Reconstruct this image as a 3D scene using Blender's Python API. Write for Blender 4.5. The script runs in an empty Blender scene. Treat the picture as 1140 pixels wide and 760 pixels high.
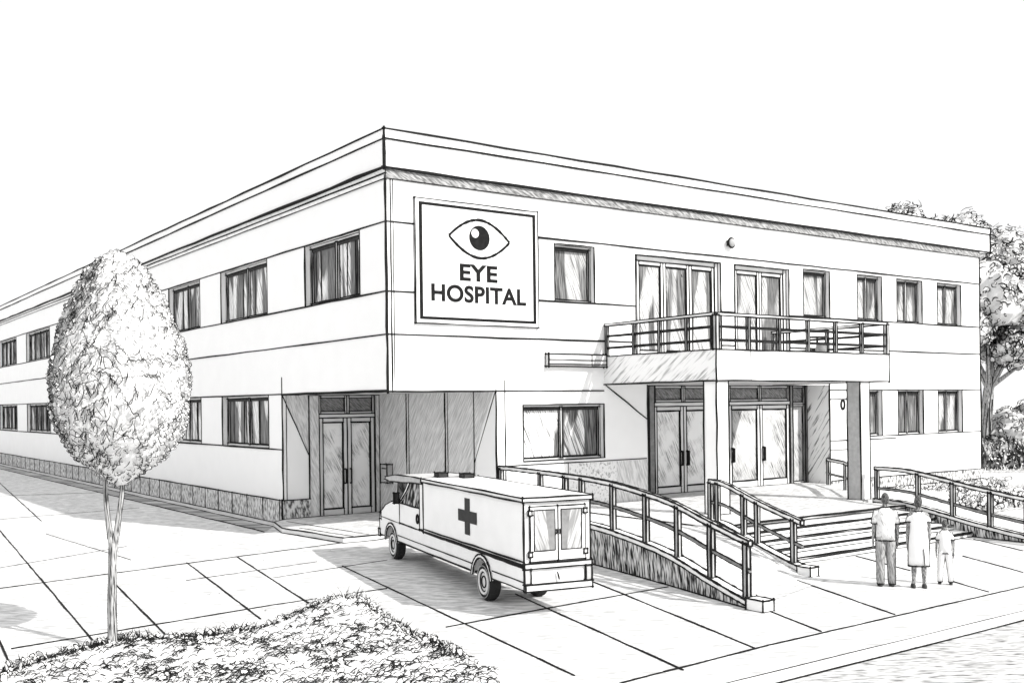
import bpy, math, random
from mathutils import Vector, Matrix, noise
random.seed(7)
R = math.radians
PI = math.pi
scene = bpy.context.scene
COL = scene.collection

# ------------------------------------------------------------------ site frame
# building frame: u along the entrance front, v along the long side, z up
CX, CY = -3.07, 25.54
UX, UY = 0.8110, 0.5850
_l = math.hypot(UX, UY); UX /= _l; UY /= _l
VX, VY = -UY, UX
TH = math.atan2(UY, UX)
def W(u, v, z=0.0):
    return Vector((CX + u*UX + v*VX, CY + u*UY + v*VY, z))
MW = Matrix.Translation((CX, CY, 0)) @ Matrix.Rotation(TH, 4, 'Z')

# ------------------------------------------------------------------ materials
def new_mat(name):
    m = bpy.data.materials.new(name); m.use_nodes = True
    nt = m.node_tree
    b = nt.nodes['Principled BSDF']
    b.inputs['Roughness'].default_value = 0.85
    b.inputs['Specular IOR Level'].default_value = 0.1
    return m, nt, b
def N(nt, typ, **kw):
    n = nt.nodes.new(typ)
    for k, v in kw.items(): setattr(n, k, v)
    return n
def obj_coord(nt, rnd=True):
    tc = N(nt, 'ShaderNodeTexCoord')
    if not rnd: return tc.outputs['Object']
    oi = N(nt, 'ShaderNodeObjectInfo')
    mul = N(nt, 'ShaderNodeMath', operation='MULTIPLY'); mul.inputs[1].default_value = 37.0
    nt.links.new(oi.outputs['Random'], mul.inputs[0])
    cmb = N(nt, 'ShaderNodeCombineXYZ')
    for i in range(3): nt.links.new(mul.outputs[0], cmb.inputs[i])
    add = N(nt, 'ShaderNodeVectorMath', operation='ADD')
    nt.links.new(tc.outputs['Object'], add.inputs[0]); nt.links.new(cmb.outputs[0], add.inputs[1])
    return add.outputs[0]
def ramp(nt, src, p0, c0, p1, c1):
    r = N(nt, 'ShaderNodeValToRGB')
    e = r.color_ramp.elements
    e[0].position = p0; e[0].color = (c0, c0, c0, 1)
    e[1].position = p1; e[1].color = (c1, c1, c1, 1)
    nt.links.new(src, r.inputs[0]); return r.outputs[0]
def plain(name, c, var=0.04, scale=3.0, rough=0.85):
    m, nt, b = new_mat(name); b.inputs['Roughness'].default_value = rough
    n = N(nt, 'ShaderNodeTexNoise'); n.inputs['Scale'].default_value = scale; n.inputs['Detail'].default_value = 6
    nt.links.new(obj_coord(nt, False), n.inputs['Vector'])
    nt.links.new(ramp(nt, n.outputs['Fac'], 0.3, c*(1-var), 0.7, min(c*(1+var), .95)), b.inputs['Base Color'])
    return m
def stroke_noise(nt, co, rot, freq, along, detail=2.0):
    # pencil strokes: noise stretched along one direction of the surface
    mp = N(nt, 'ShaderNodeMapping')
    mp.inputs['Rotation'].default_value = rot
    nt.links.new(co, mp.inputs['Vector'])
    sc = N(nt, 'ShaderNodeVectorMath', operation='MULTIPLY')
    sc.inputs[1].default_value = (freq, freq, along)
    nt.links.new(mp.outputs[0], sc.inputs[0])
    n = N(nt, 'ShaderNodeTexNoise'); n.inputs['Scale'].default_value = 1.0; n.inputs['Detail'].default_value = detail
    nt.links.new(sc.outputs[0], n.inputs['Vector'])
    return n.outputs['Fac']
def hatch(name, light, dark, rot=(0, 0.4, 0), freq=24, along=2.0, lo=.42, hi=.58, patch=None):
    m, nt, b = new_mat(name)
    co = obj_coord(nt)
    f = stroke_noise(nt, co, rot, freq, along)
    c = ramp(nt, f, lo, dark, hi, light)
    if patch:      # strokes only in irregular patches
        n = N(nt, 'ShaderNodeTexNoise'); n.inputs['Scale'].default_value = patch; n.inputs['Detail'].default_value = 3
        nt.links.new(co, n.inputs['Vector'])
        fac = ramp(nt, n.outputs['Fac'], .42, 0, .6, 1)
        mx = N(nt, 'ShaderNodeMix', data_type='RGBA')
        nt.links.new(fac, mx.inputs[0]); mx.inputs[6].default_value = (light, light, light, 1)
        nt.links.new(c, mx.inputs[7]); c = mx.outputs[2]
    nt.links.new(c, b.inputs['Base Color'])
    return m
def pane_mat(name, bias=0.0, freq=26, light=.78):
    # glass as drawn: pale with diagonal strokes, darker curtain bands hanging behind it
    m, nt, b = new_mat(name)
    b.inputs['Roughness'].default_value = 0.45; b.inputs['Specular IOR Level'].default_value = 0.25
    co = obj_coord(nt)
    f1 = stroke_noise(nt, co, (0, 0.42, 0), freq, 1.3)
    a = ramp(nt, f1, .36+bias*.5, .16, .50+bias*.5, light)
    f2 = stroke_noise(nt, co, (0, 0.05, 0), freq*1.5, 1.6, 3)
    d = ramp(nt, f2, .40, .035, .72, .36)
    mp = N(nt, 'ShaderNodeVectorMath', operation='MULTIPLY'); mp.inputs[1].default_value = (1.7, 0.3, .28)
    nt.links.new(co, mp.inputs[0])
    n = N(nt, 'ShaderNodeTexNoise'); n.inputs['Scale'].default_value = 1.0; n.inputs['Detail'].default_value = 1
    nt.links.new(mp.outputs[0], n.inputs['Vector'])
    fac = ramp(nt, n.outputs['Fac'], .49-bias, 0, .53-bias, 1)
    mx = N(nt, 'ShaderNodeMix', data_type='RGBA')
    nt.links.new(fac, mx.inputs[0]); nt.links.new(a, mx.inputs[6]); nt.links.new(d, mx.inputs[7])
    nt.links.new(mx.outputs[2], b.inputs['Base Color'])
    return m

WALL = plain('white_plaster', .92, .015, 1.5)
def paving():
    m, nt, b = new_mat('pale_paving')
    co = obj_coord(nt, False)
    f1 = stroke_noise(nt, co, (0, R(90), R(38)), 16, 3.0, 3); f2 = stroke_noise(nt, co, (0, R(90), R(-24)), 18, 3.5, 3)
    a = ramp(nt, f1, .40, .45, .56, .84); c = ramp(nt, f2, .36, .50, .52, .84)
    mx = N(nt, 'ShaderNodeMix', data_type='RGBA'); mx.blend_type = 'DARKEN'; mx.inputs[0].default_value = 1
    nt.links.new(a, mx.inputs[6]); nt.links.new(c, mx.inputs[7]); nt.links.new(mx.outputs[2], b.inputs['Base Color'])
    return m
PAVE = paving()
WHITE = plain('white_paint', .90, .03, 4)
OFFWHITE = plain('soft_white_paint', .76, .05, 4)
INK = plain('ink', .014, .3, 9)
DARK = plain('dark_grey', .05, .3, 9)
MID = plain('mid_grey', .24, .2, 9)
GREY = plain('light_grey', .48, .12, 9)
LEAF = plain('pale_foliage', .80, .06, 8)
BGLEAF = plain('background_foliage', .68, .15, 2)
SKIN = hatch('pencilled_skin', .42, .12, (0, .3, 0), 60, 14)
HAIR = hatch('pencilled_hair', .16, .03, (0, .1, 0), 90, 20)
CLOTH = hatch('pale_cloth', .80, .36, (0, .35, 0), 60, 7, .30, .46)
TROUSER = hatch('grey_cloth', .48, .14, (0, .2, 0), 75, 6, .36, .6)
PANE = pane_mat('window_glass', .015, 36, .54)  # tone lowered for the sunlit front
PANE_DARK = pane_mat('shaded_window_glass', .0, 32, .90)  # paler copy of the glass, lifted for windows in shade
PANE_FAR = pane_mat('distant_window_glass', .02, 16, .85)  # coarser strokes, also lifted for the shaded side
DOORPANE = hatch('door_glass', .93, .26, (0, .5, 0), 40, 2.6, .36, .58, 1.6)  # blank patches paint in reflections; tone lifted for doors in shade
MAINPANE = hatch('entrance_glass', .56, .08, (0, .5, 0), 36, 2.4, .36, .58, 1.3)  # blank patches paint in reflections; tone lowered for the sun
TRANSOM = hatch('transom_glass', .34, .13, (0, .9, 0), 34, 6, .35, .65)
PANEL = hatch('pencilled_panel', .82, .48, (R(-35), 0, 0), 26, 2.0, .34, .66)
REVEAL = hatch('hatched_reveal', .92, .2, (R(-35), 0, 0), 11, 1.1, .33, .43)  # diagonal strokes draw shade into the reveal's colour
CORNICE_SHADE = hatch('cornice_shade_hatch', .46, .13, (0, 1.1, 0), 22, 4, .36, .64)
STONE = hatch('rough_stone', .74, .10, (0, .12, 0), 15, 6, .36, .58)
STONE_SIDE = hatch('rough_stone_side', .74, .16, (.12, 0, 0), 15, 6, .36, .58)
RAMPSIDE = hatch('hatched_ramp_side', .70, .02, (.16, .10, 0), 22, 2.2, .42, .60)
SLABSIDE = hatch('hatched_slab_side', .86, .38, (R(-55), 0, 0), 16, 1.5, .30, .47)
GREYWALL = hatch('shaded_wall', .80, .52, (0, .3, 0), 20, 3, .35, .6)  # shade pencilled into the wall tone
BARK = hatch('bark', .46, .09, (0, 0.05, 0), 46, 5, .36, .54)
ROADM = hatch('pencilled_asphalt', .60, .11, (0, R(90), R(24)), 24, 4.5, .32, .52)
GUTTER = hatch('gutter_strip', .6, .14, (0, R(90), 0), 9, .6, .38, .62)
TYRE = plain('tyre_rubber', .03, .3, 20)
VANSIDE = plain('van_panel', .91, .03, 2)
HEDGE = hatch('hedge_foliage', .5, .05, (.05, .1, 0), 4.5, 1.6, .40, .56)
SOIL = hatch('grass_strip', .72, .12, (0, .2, 0), 9, 5, .36, .54)

# ------------------------------------------------------------------ mesh builder
class MB:
    def __init__(self): self.v = []; self.f = []; self.m = []; self.mats = []
    def mi(self, mat):
        if mat not in self.mats: self.mats.append(mat)
        return self.mats.index(mat)
    def face(self, pts, mat):
        b = len(self.v); self.v += [tuple(p) for p in pts]
        self.f.append(tuple(range(b, b+len(pts)))); self.m.append(self.mi(mat))
    def faces(self, vs, fs, mat):
        b = len(self.v); self.v += [tuple(p) for p in vs]; k = self.mi(mat)
        for f in fs: self.f.append(tuple(b+i for i in f)); self.m.append(k)
    def tube(self, pts, r, mat, n=6, caps=True):
        pts = [Vector(p) for p in pts]; rs = r if isinstance(r, (list, tuple)) else [r]*len(pts)
        vs = []; fs = []
        d0 = (pts[-1]-pts[0])
        if d0.length < 1e-6: d0 = pts[1]-pts[0]
        ref = Vector((0, 0, 1)) if abs(d0.normalized().z) < .9 else Vector((1, 0, 0))
        for i, p in enumerate(pts):
            d = (pts[min(i+1, len(pts)-1)] - pts[max(i-1, 0)])
            d = d.normalized() if d.length > 1e-9 else d0.normalized()
            a = d.cross(ref)
            if a.length < 1e-4: a = d.cross(Vector((0, 1, 0)))
            a.normalize(); b = a.cross(d)
            for k in range(n):
                t = 2*PI*(k+.5)/n
                vs.append(p + (a*math.cos(t) + b*math.sin(t))*rs[i])
        for i in range(len(pts)-1):
            for k in range(n):
                fs.append((i*n+k, i*n+(k+1) % n, (i+1)*n+(k+1) % n, (i+1)*n+k))
        if caps:
            fs.append(tuple(range(n-1, -1, -1))); fs.append(tuple((len(pts)-1)*n+k for k in range(n)))
        self.faces(vs, fs, mat)
    def ink(self, p, q, r=.016, step=.6, over=1.5):
        # one pen stroke: a thin dark bead whose width wavers a little
        r = r*1.25+.0045
        p = Vector(p); q = Vector(q); d = q-p; L = d.length
        if L < 1e-5: return
        d /= L; p = p - d*r*over; q = q + d*r*over
        n = max(2, min(40, int(L/step)+1))
        pts = []; rs = []
        for i in range(n+1):
            t = i/n
            j = Vector((random.uniform(-1, 1), random.uniform(-1, 1), random.uniform(-1, 1)))*r*.28
            if i in (0, n): j *= .3
            pts.append(p.lerp(q, t)+j); rs.append(r*random.uniform(.72, 1.22)*(.8 if i in (0, n) else 1))
        self.tube(pts, rs, INK, 4)
    def inkpath(self, pts, r=.016, step=.6, closed=False):
        pts = list(pts)
        if closed: pts.append(pts[0])
        for a, b in zip(pts[:-1], pts[1:]): self.ink(a, b, r, step, .4)
    def box(self, x0, x1, y0, y1, z0, z1, mat, ink=.0, skip='', mats=None):
        P = [(x0, y0, z0), (x1, y0, z0), (x1, y1, z0), (x0, y1, z0), (x0, y0, z1), (x1, y0, z1), (x1, y1, z1), (x0, y1, z1)]
        F = {'b': (0, 3, 2, 1), 't': (4, 5, 6, 7), 'f': (0, 1, 5, 4), 'k': (2, 3, 7, 6), 'l': (3, 0, 4, 7), 'r': (1, 2, 6, 5)}
        for k, f in F.items():
            if k in skip: continue
            self.face([P[i] for i in f], (mats or {}).get(k, mat))
        if ink:
            for a, b in ((0, 1), (1, 2), (2, 3), (3, 0), (4, 5), (5, 6), (6, 7), (7, 4), (0, 4), (1, 5), (2, 6), (3, 7)):
                self.ink(P[a], P[b], ink)
    def prism(self, prof, y0, y1, mat, ink=.0, cap=None, smooth_from=None):
        n = len(prof)
        A = [(x, y0, z) for x, z in prof]; B = [(x, y1, z) for x, z in prof]
        self.face(A, cap or mat); self.face(B[::-1], cap or mat)
        for i in range(n):
            j = (i+1) % n
            self.face([A[j], A[i], B[i], B[j]], mat)
        if ink:
            for Q in (A, B): self.inkpath(Q, ink, .3, True)
            for i in range(n):
                p0, p1, p2 = Vector(prof[i-1]), Vector(prof[i]), Vector(prof[(i+1) % n])
                if (p1-p0).length > 1e-6 and (p2-p1).length > 1e-6 and (p1-p0).angle(p2-p1) > .5:
                    self.ink(A[i], B[i], ink)
    def loft(self, rings, mat, caps=True):
        n = len(rings[0]); vs = [p for r in rings for p in r]; fs = []
        for i in range(len(rings)-1):
            for k in range(n):
                fs.append((i*n+k, i*n+(k+1) % n, (i+1)*n+(k+1) % n, (i+1)*n+k))
        if caps:
            fs.append(tuple(range(n-1, -1, -1))); fs.append(tuple((len(rings)-1)*n+k for k in range(n)))
        self.faces(vs, fs, mat)
    def ribbon(self, pts, w, nrm, mat, taper=True):
        vs = []; fs = []; n = len(pts)
        for i, p in enumerate(pts):
            d = (pts[min(i+1, n-1)]-pts[max(i-1, 0)])
            s = d.cross(nrm)
            if s.length < 1e-7: s = Vector((1, 0, 0))
            s.normalize()
            ww = w*.5*((.35+.65*math.sin(PI*(i+.4)/(n-.2))) if taper else random.uniform(.75, 1.2))
            vs += [p+s*ww, p-s*ww]
        for i in range(n-1): fs.append((2*i, 2*i+1, 2*i+3, 2*i+2))
        self.faces(vs, fs, mat)
    def squiggle(self, p, nrm, s, w, curl=None, mat=None):
        t = nrm.cross(Vector((random.uniform(-1, 1), random.uniform(-1, 1), random.uniform(-1, 1))))
        if t.length < 1e-4: return
        t.normalize(); b = nrm.cross(t)
        c = random.uniform(.2, .9) if curl is None else curl
        pts = []
        for i in range(5):
            x = -1+i*.5
            pts.append(p + t*(x*s*.5) + b*(s*.5*c*(1-x*x)) + nrm*(.15*s*random.random()))
        self.ribbon(pts, w, nrm, mat or INK)
    def leaf(self, p, nrm, s, w, fill, lobes=False):
        t = nrm.cross(Vector((random.uniform(-1, 1), random.uniform(-1, 1), random.uniform(-1, 1))))
        if t.length < 1e-4: return
        t.normalize(); b = nrm.cross(t)
        k = 8; asp = random.uniform(.5, .8)
        o = []; inn = []
        for i in range(k):
            a = 2*PI*i/k; rr = random.uniform(.8, 1.15)
            x = math.cos(a)*s*.5*rr; y = math.sin(a)*s*.5*asp*rr
            f = max(.2, 1-w/(s*.5*asp))
            o.append(p+t*x+b*y); inn.append(p+t*x*f+b*y*f)
        self.faces(inn, [tuple(range(k))], fill)
        gap = random.randrange(k)
        self.faces(o+inn, [(i, (i+1) % k, k+(i+1) % k, k+i) for i in range(k) if i not in (gap,)], INK)
        self.faces([o[gap], o[(gap+1) % k], inn[(gap+1) % k], inn[gap]], [(0, 1, 2, 3)], fill)
    def build(self, name, parent=None, smooth=False, matrix=None):
        me = bpy.data.meshes.new(name)
        me.from_pydata(self.v, [], self.f)
        for m in self.mats: me.materials.append(m)
        me.polygons.foreach_set('material_index', self.m)
        if smooth: me.polygons.foreach_set('use_smooth', [True]*len(self.f))
        me.update()
        o = bpy.data.objects.new(name, me); COL.objects.link(o)
        if parent: o.parent = parent
        if matrix is not None: o.matrix_local = matrix
        return o

def tag(o, label, cat=None, group=None, kind=None):
    if label: o['label'] = label
    if cat: o['category'] = cat
    if group: o['group'] = group
    if kind: o['kind'] = kind
    return o
def thing(name, loc, rz, label, cat, group=None):
    o = bpy.data.objects.new(name, None); COL.objects.link(o)
    o.empty_display_size = .2
    o.location = loc; o.rotation_euler = (0, 0, rz)
    return tag(o, label, cat, group)
def copy_tree(o, parent=None):
    c = o.copy(); COL.objects.link(c)
    if parent: c.parent = parent
    for ch in o.children: copy_tree(ch, c)
    return c

# ------------------------------------------------------------------ ground, paving, road
g = MB(); g.face([(-900, -300, -.08), (900, -300, -.08), (900, 1500, -.08), (-900, 1500, -.08)], PAVE)
tag(g.build('ground'), None, kind='structure')

pv = MB()
A = [W(-160, -13.86), W(160, -13.86), W(160, 240), W(-160, 240)]
pv.face(A, PAVE)
JOINTS = [[(-7.02, 10.74), (-8.53, -6.2)], [(-3.43, 32.57), (-5.55, 12.37)], [(-4.86, 23.87), (-1.28, 22.77)], [(-6.5, 13.9), (-1.89, 14.68)],
 [(-8.35, 2.67), (-5.12, 4.44)], [(-8.83, -0.25), (-0.49, 1.42)], [(-9.61, -5.99), (-5.37, -5.31), (-2.93, -5.16)], [(-4.83, 0.69), (-5.92, -6.32)],
 [(-3.63, 0.74), (-4.89, -6.5)], [(-6.88, -1.09), (-7.53, -6.47)], [(-9.66, -5.29), (-9.8, -6.97)], [(-6.16, 8.73), (-5.7, 1.96)], [(-5.64, -1.72), (-2.49, -1.13)],
 [(-4.13, -2.56), (-1.14, -1.93)], [(-2.34, -2.09), (-3.95, -11.26), (-4.13, -12.26)], [(-3.87, -8.78), (-1.95, -8.62), (1.29, -8.43)], [(-1.37, -7.18), (-2.85, -12.93)],
 [(0.64, -6.84), (-1.22, -12.74)], [(1.02, -11.02), (0.37, -12.62)], [(3.99, -8.82), (2.3, -12.58)], [(7.18, -8.34), (6.34, -10.22)], [(5.83, -11.45), (5.3, -12.48)],
 [(8.93, -9.84), (7.83, -11.77)], [(11.73, -8.47), (10.69, -10.26)], [(-9.5, -13.3), (-3.11, -12.84), (-0.9, -12.71), (6.28, -12.59), (30, -12.2)]]
FAINT = {2, 3, 4, 11, 12, 13}
for k, s in enumerate(JOINTS):
    for (a, b) in zip(s[:-1], s[1:]):
        n = max(2, int(math.hypot(b[0]-a[0], b[1]-a[1])/.5))
        pts = [W(a[0]+(b[0]-a[0])*i/n + random.uniform(-.006, .006), a[1]+(b[1]-a[1])*i/n + random.uniform(-.006, .006), .004) for i in range(n+1)]
        rr = .010 if k in FAINT else .0185
        pv.tube(pts, [rr*random.uniform(.7, 1.2) for _ in pts], INK, 4)
for _ in range(60):    # specks and short scratches on the slabs
    u, v = random.uniform(-9, 4), random.uniform(-12, 16)
    if v > -6 and u > -.3: continue
    p = W(u, v, .004); pv.squiggle(p, Vector((0, 0, 1)), random.uniform(.03, .16), .012)
tag(pv.build('pavement'), None, kind='structure')

kb = MB()
kb.face([W(-160, -13.865, -.075), W(160, -13.865, -.075), W(160, -13.865, .002), W(-160, -13.865, .002)], OFFWHITE)
kb.face([W(-160, -13.86, .002), W(160, -13.86, .002), W(160, -13.66, .002), W(-160, -13.66, .002)], OFFWHITE)
for (v, z, r) in ((-13.93, -.065, .018), (-13.70, .004, .009)):
    pts = [W(-20+i*1.0, v+random.uniform(-.008, .008), z) for i in range(60)]
    kb.tube(pts, [r*random.uniform(.7, 1.2) for _ in pts], INK, 4)
tag(kb.build('kerb'), None, kind='structure')
rd = MB(); rd.face([W(-160, -24.5, -.07), W(160, -24.5, -.07), W(160, -13.87, -.07), W(-160, -13.87, -.07)], ROADM)
tag(rd.build('road'), None, kind='structure')
# gutter strip along the long side, wall-foot shade worked into its tone
gs = MB()
gs.face([W(-1.25, 4.9, .006), W(-.55, 6.0, .006), W(-.55, 63, .006), W(-1.25, 63, .006)], GUTTER)
for uu in (-1.25, -.55):
    pts = [W(uu+random.uniform(-.02, .02), (4.9 if uu < -1 else 6.0)+i*.8, .01) for i in range(72)]
    gs.tube(pts, [.02*random.uniform(.6, 1.3) for _ in pts], INK, 4)
tag(gs.build('gutter'), None, kind='structure')

# ------------------------------------------------------------------ hospital building
bld = thing('hospital_building', (CX, CY, 0), TH, 'white two storey hospital with flat roof, long window bands and balcony over the entrance', 'building')
ZR, ZC, ZF, S1, S2, S3, SO, SL, PL = 10.34, 10.10, 9.38, 8.06, 6.33, 5.26, 3.84, 2.18, .70
LEN, RW = 62.0, 26.95

def facade(mb, a0, a1, z0, z1, holes, P, mat):
    xs = sorted({a0, a1, *[h[0] for h in holes], *[h[1] for h in holes]}); zs = sorted({z0, z1, *[h[2] for h in holes], *[h[3] for h in holes]})
    xs = [x for x in xs if a0 <= x <= a1]; zs = [z for z in zs if z0 <= z <= z1]
    for x, x2 in zip(xs[:-1], xs[1:]):
        for z, z2 in zip(zs[:-1], zs[1:]):
            cx, cz = (x+x2)/2, (z+z2)/2
            if any(h[0] < cx < h[1] and h[2] < cz < h[3] for h in holes): continue
            mb.face([P(x, z), P(x2, z), P(x2, z2), P(x, z2)], mat)
def seam(mb, a0, a1, z, holes, P, r):
    cuts = sorted((h[0], h[1]) for h in holes if h[2]-.02 < z < h[3]+.02 and not (abs(z-h[2]) < .06 or abs(z-h[3]) < .06))
    x = a0
    for c0, c1 in cuts:
        if c0 > x: mb.ink(P(x, z), P(min(c0, a1), z), r, 1.2, 0)
        x = max(x, c1)
    if x < a1: mb.ink(P(x, z), P(a1, z), r, 1.2, 0)

REV = .30
def reveals(mb, h, Pd, mat):
    a0, a1, z0, z1 = h
    for q in (((a0, z0), (a0, z1)), ((a1, z0), (a1, z1)), ((a0, z0), (a1, z0)), ((a0, z1), (a1, z1))):
        (p, z), (p2, z2) = q
        mb.face([Pd(p, z, 0), Pd(p2, z2, 0), Pd(p2, z2, REV), Pd(p, z, REV)], mat)

# openings
R_UP = [(5.30, 6.75), (16.01, 17.43), (18.98, 20.44), (21.35, 22.98), (23.97, 25.61)]
R_LO = [(18.95, 20.38), (21.35, 22.98), (23.95, 25.63)]
R_BD = [(8.33, 11.97), (12.60, 15.27)]
L_WIN = [(1.41, 4.78), (7.52, 11.52), (13.6, 17.1), (19.8, 23.4), (26.0, 29.6), (32.0, 35.6), (37.7, 44.0), (47.0, 52.9), (55.2, 60.8)]
holesR = [(a, b, S2, S1-.12) for a, b in R_UP] + [(a, b, SL, SO) for a, b in R_LO] + [(a, b, 4.84, S1-.2) for a, b in R_BD]
holesR += [(4.15, 7.05, 1.92, 3.46), (8.75, 17.35, .0, 4.02)]
holesR += [(0, 3.26, 0, SO)]
holesL = [(a, b, S2, S1) for a, b in L_WIN] + [(a, b, SL+.03, SO+.03) for a, b in L_WIN[1:]] + [(0, 6.5, 0, SO)]
PR = lambda a, z: (a, 0, z)
PRd = lambda a, z, d: (a, d, z)
PLf = lambda a, z: (0, a, z)
PLd = lambda a, z, d: (d, a, z)

w = MB()
facade(w, 0, RW, 0, ZF, holesR, PR, WALL)
for h in holesR[:-2]: reveals(w, h, PRd, WALL)
for z in (S1, S2, S3): seam(w, 0, RW, z, [x for x in holesR if x[0] not in (8.75,)] , lambda a, zz: (a, -.002, zz), .025)
seam(w, 0, 7.05, SO, [], lambda a, zz: (a, -.002, zz), .018); seam(w, 17.35, RW, SO, [], lambda a, zz: (a, -.002, zz), .017)
seam(w, 17.35, 18.9, 3.52, [], lambda a, zz: (a, -.002, zz), .016)
seam(w, 17.35, 21.2, SL-.1, holesR[5:8], lambda a, zz: (a, -.002, zz), .016); seam(w, 17.35, 19.0, SL-.42, [], lambda a, zz: (a, -.002, zz), .012)
seam(w, 20.4, RW, SL, [], lambda a, zz: (a, -.002, zz), .016)
seam(w, 3.6, 8.7, 1.83, [], lambda a, zz: (a, -.002, zz), .014)
w.ink((5.7, -.002, 1.8), (5.7, -.002, .6), .008)
w.face([(7.5, -.004, .0), (8.74, -.004, .0), (8.74, -.004, 1.8), (7.5, -.004, 1.8)], GREYWALL)  # wall below the balcony: its shade painted as a grey patch
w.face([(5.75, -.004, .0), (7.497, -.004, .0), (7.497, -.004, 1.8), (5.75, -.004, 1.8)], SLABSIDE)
w.ink((8.72, -.01, 3.0), (7.15, -.01, 3.98), .014)  # pen line drawing the edge of the balcony's shadow
w.ink((.13, -.002, SO), (.13, -.002, ZF), .014); w.ink((.2, -.002, SO), (.2, -.002, ZF), .008)
w.ink((RW, 0, .0), (RW, 0, ZF), .028); w.ink((0, 0, SO), (0, 0, ZF), .026)
w.ink((3.26, 0, 0), (3.26, 0, SO), .02); w.ink((3.55, -.003, .3), (3.55, -.003, 4.1), .012)
w.ink((8.75, 0, .6), (8.75, 0, 4.0), .018); w.ink((17.35, 0, .6), (17.35, 0, 4.0), .02)
for h in holesR[:-2]:
    a0, a1, z0, z1 = h
    w.inkpath([(a0, 0, z0), (a1, 0, z0), (a1, 0, z1), (a0, 0, z1)], .017, .6, True)
# short scuffs in the plaster
for _ in range(14):
    a = random.uniform(.5, 26); z = random.choice((4.3, 7.2, 8.8, 5.8))+random.uniform(-.3, .3)
    w.ink((a, -.002, z), (a+random.uniform(-.03, .03), -.002, z-.06), .006)
w.build('wall', bld)

w = MB()
facade(w, 0, LEN, 0, ZF, holesL, lambda a, z: (0, a, z), WALL)
for h in holesL[:-1]: reveals(w, h, PLd, WALL)
Pn = lambda a, zz: (-.002, a, zz)
for z in (S1, S2, S3, SO+.03, SL+.03):
    hs = holesL[len(L_WIN):-1] + [(0, 6.5, 0, SO)] if z < 5 else holesL[:len(L_WIN)]
    if z in (S1, S2): seam(w, 0, LEN, z, [], Pn, .02)
    elif z == S3: seam(w, 0, LEN, z, [], Pn, .02)
    else: seam(w, 6.5 if z < 3 else 0, LEN, z, [], Pn, .02)
for h in holesL[:-1]:
    a0, a1, z0, z1 = h
    w.inkpath([(0, a0, z0), (0, a1, z0), (0, a1, z1), (0, a0, z1)], .018, .6, True)
w.ink((0, 6.5, 0), (0, 6.5, SO+.5), .018)
w.build('wall', bld)

# rest of the shell: end wall, back wall
w = MB()
w.face([(RW, 0, 0), (RW, LEN, 0), (RW, LEN, ZF), (RW, 0, ZF)], WALL)
w.face([(0, LEN, 0), (RW, LEN, 0), (RW, LEN, ZF), (0, LEN, ZF)], WALL)
w.build('wall', bld)

# roof band: cornice and coping
c = MB()
c.box(-.04, 27.7, -.04, LEN+.2, ZF, ZC, WALL, 0)
for (p, q) in (((-.06, -.06, ZF), (27.7, -.06, ZF)), ((-.06, -.06, ZF), (-.06, LEN, ZF)), ((27.7, -.06, ZF), (27.7, -.06, ZC)), ((-.06, -.06, ZF), (-.06, -.06, ZC)), ((27.7, -.06, ZF), (27.7, LEN, ZF))):
    c.ink(p, q, .034, 1.3)
c.build('cornice', bld)
c = MB()
c.box(-.055, 27.72, -.055, LEN+.25, ZC+.002, ZR, WALL, 0)
for z, r in ((ZC, .022), (ZR, .026)):
    c.ink((-.055, -.055, z), (27.72, -.055, z), r, 1.3); c.ink((-.055, -.055, z), (-.055, LEN, z), r, 1.3); c.ink((27.72, -.055, z), (27.72, LEN, z), r, 1.3)
c.ink((-.055, -.055, ZC), (-.055, -.055, ZR), .026); c.ink((27.72, -.055, ZC), (27.72, -.055, ZR), .022)
c.build('coping', bld)
c = MB()  # band under the cornice: its shadow painted in as hatching
c.face([(0.0, -.03, ZF-.26), (RW, -.03, ZF-.26), (RW, -.03, ZF-.003), (0.0, -.03, ZF-.003)], CORNICE_SHADE)
c.face([(0.0, -.03, ZF-.26), (RW, -.03, ZF-.26), (RW, 0, ZF-.27), (0.0, 0, ZF-.27)], CORNICE_SHADE)
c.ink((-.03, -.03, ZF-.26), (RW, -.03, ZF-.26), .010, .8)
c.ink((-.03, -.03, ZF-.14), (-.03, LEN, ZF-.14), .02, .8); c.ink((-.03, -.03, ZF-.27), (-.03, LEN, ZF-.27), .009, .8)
c.face([(-.03, -.03, ZF-.27), (-.03, LEN, ZF-.27), (-.03, LEN, ZF-.003), (-.03, -.03, ZF-.003)], hatch('pale_cornice_shade', .86, .62, (1.1, 0, 0), 16, 3, .3, .45))
c.build('cornice_shade_band', bld)

# plinth (stone base)
c = MB()
c.box(-.07, -.003, 6.5, LEN, 0, PL, STONE_SIDE, 0)
c.ink((-.07, 6.5, PL), (-.07, LEN, PL), .017); c.ink((-.07, 6.5, 0), (-.07, LEN, 0), .024)
for k in range(40): c.ink((-.075, 6.6+k*1.3, 0.05), (-.075, 6.6+k*1.3, PL), .012)
c.box(-.07, .85, 6.43, 6.497, 0, PL, STONE, 0)
c.inkpath([(-.07, 6.43, PL), (.85, 6.43, PL)], .017); c.inkpath([(-.07, 6.43, 0), (.85, 6.43, 0)], .02); c.ink((-.07, 6.43, 0), (-.07, 6.43, PL), .02)
c.box(17.4, RW+.02, -.07, -.003, 0, PL, STONE, 0)
c.ink((17.4, -.07, PL), (RW, -.07, PL), .016); c.ink((17.4, -.07, 0.3), (RW, -.07, 0.3), .012)
c.build('plinth', bld)

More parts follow.
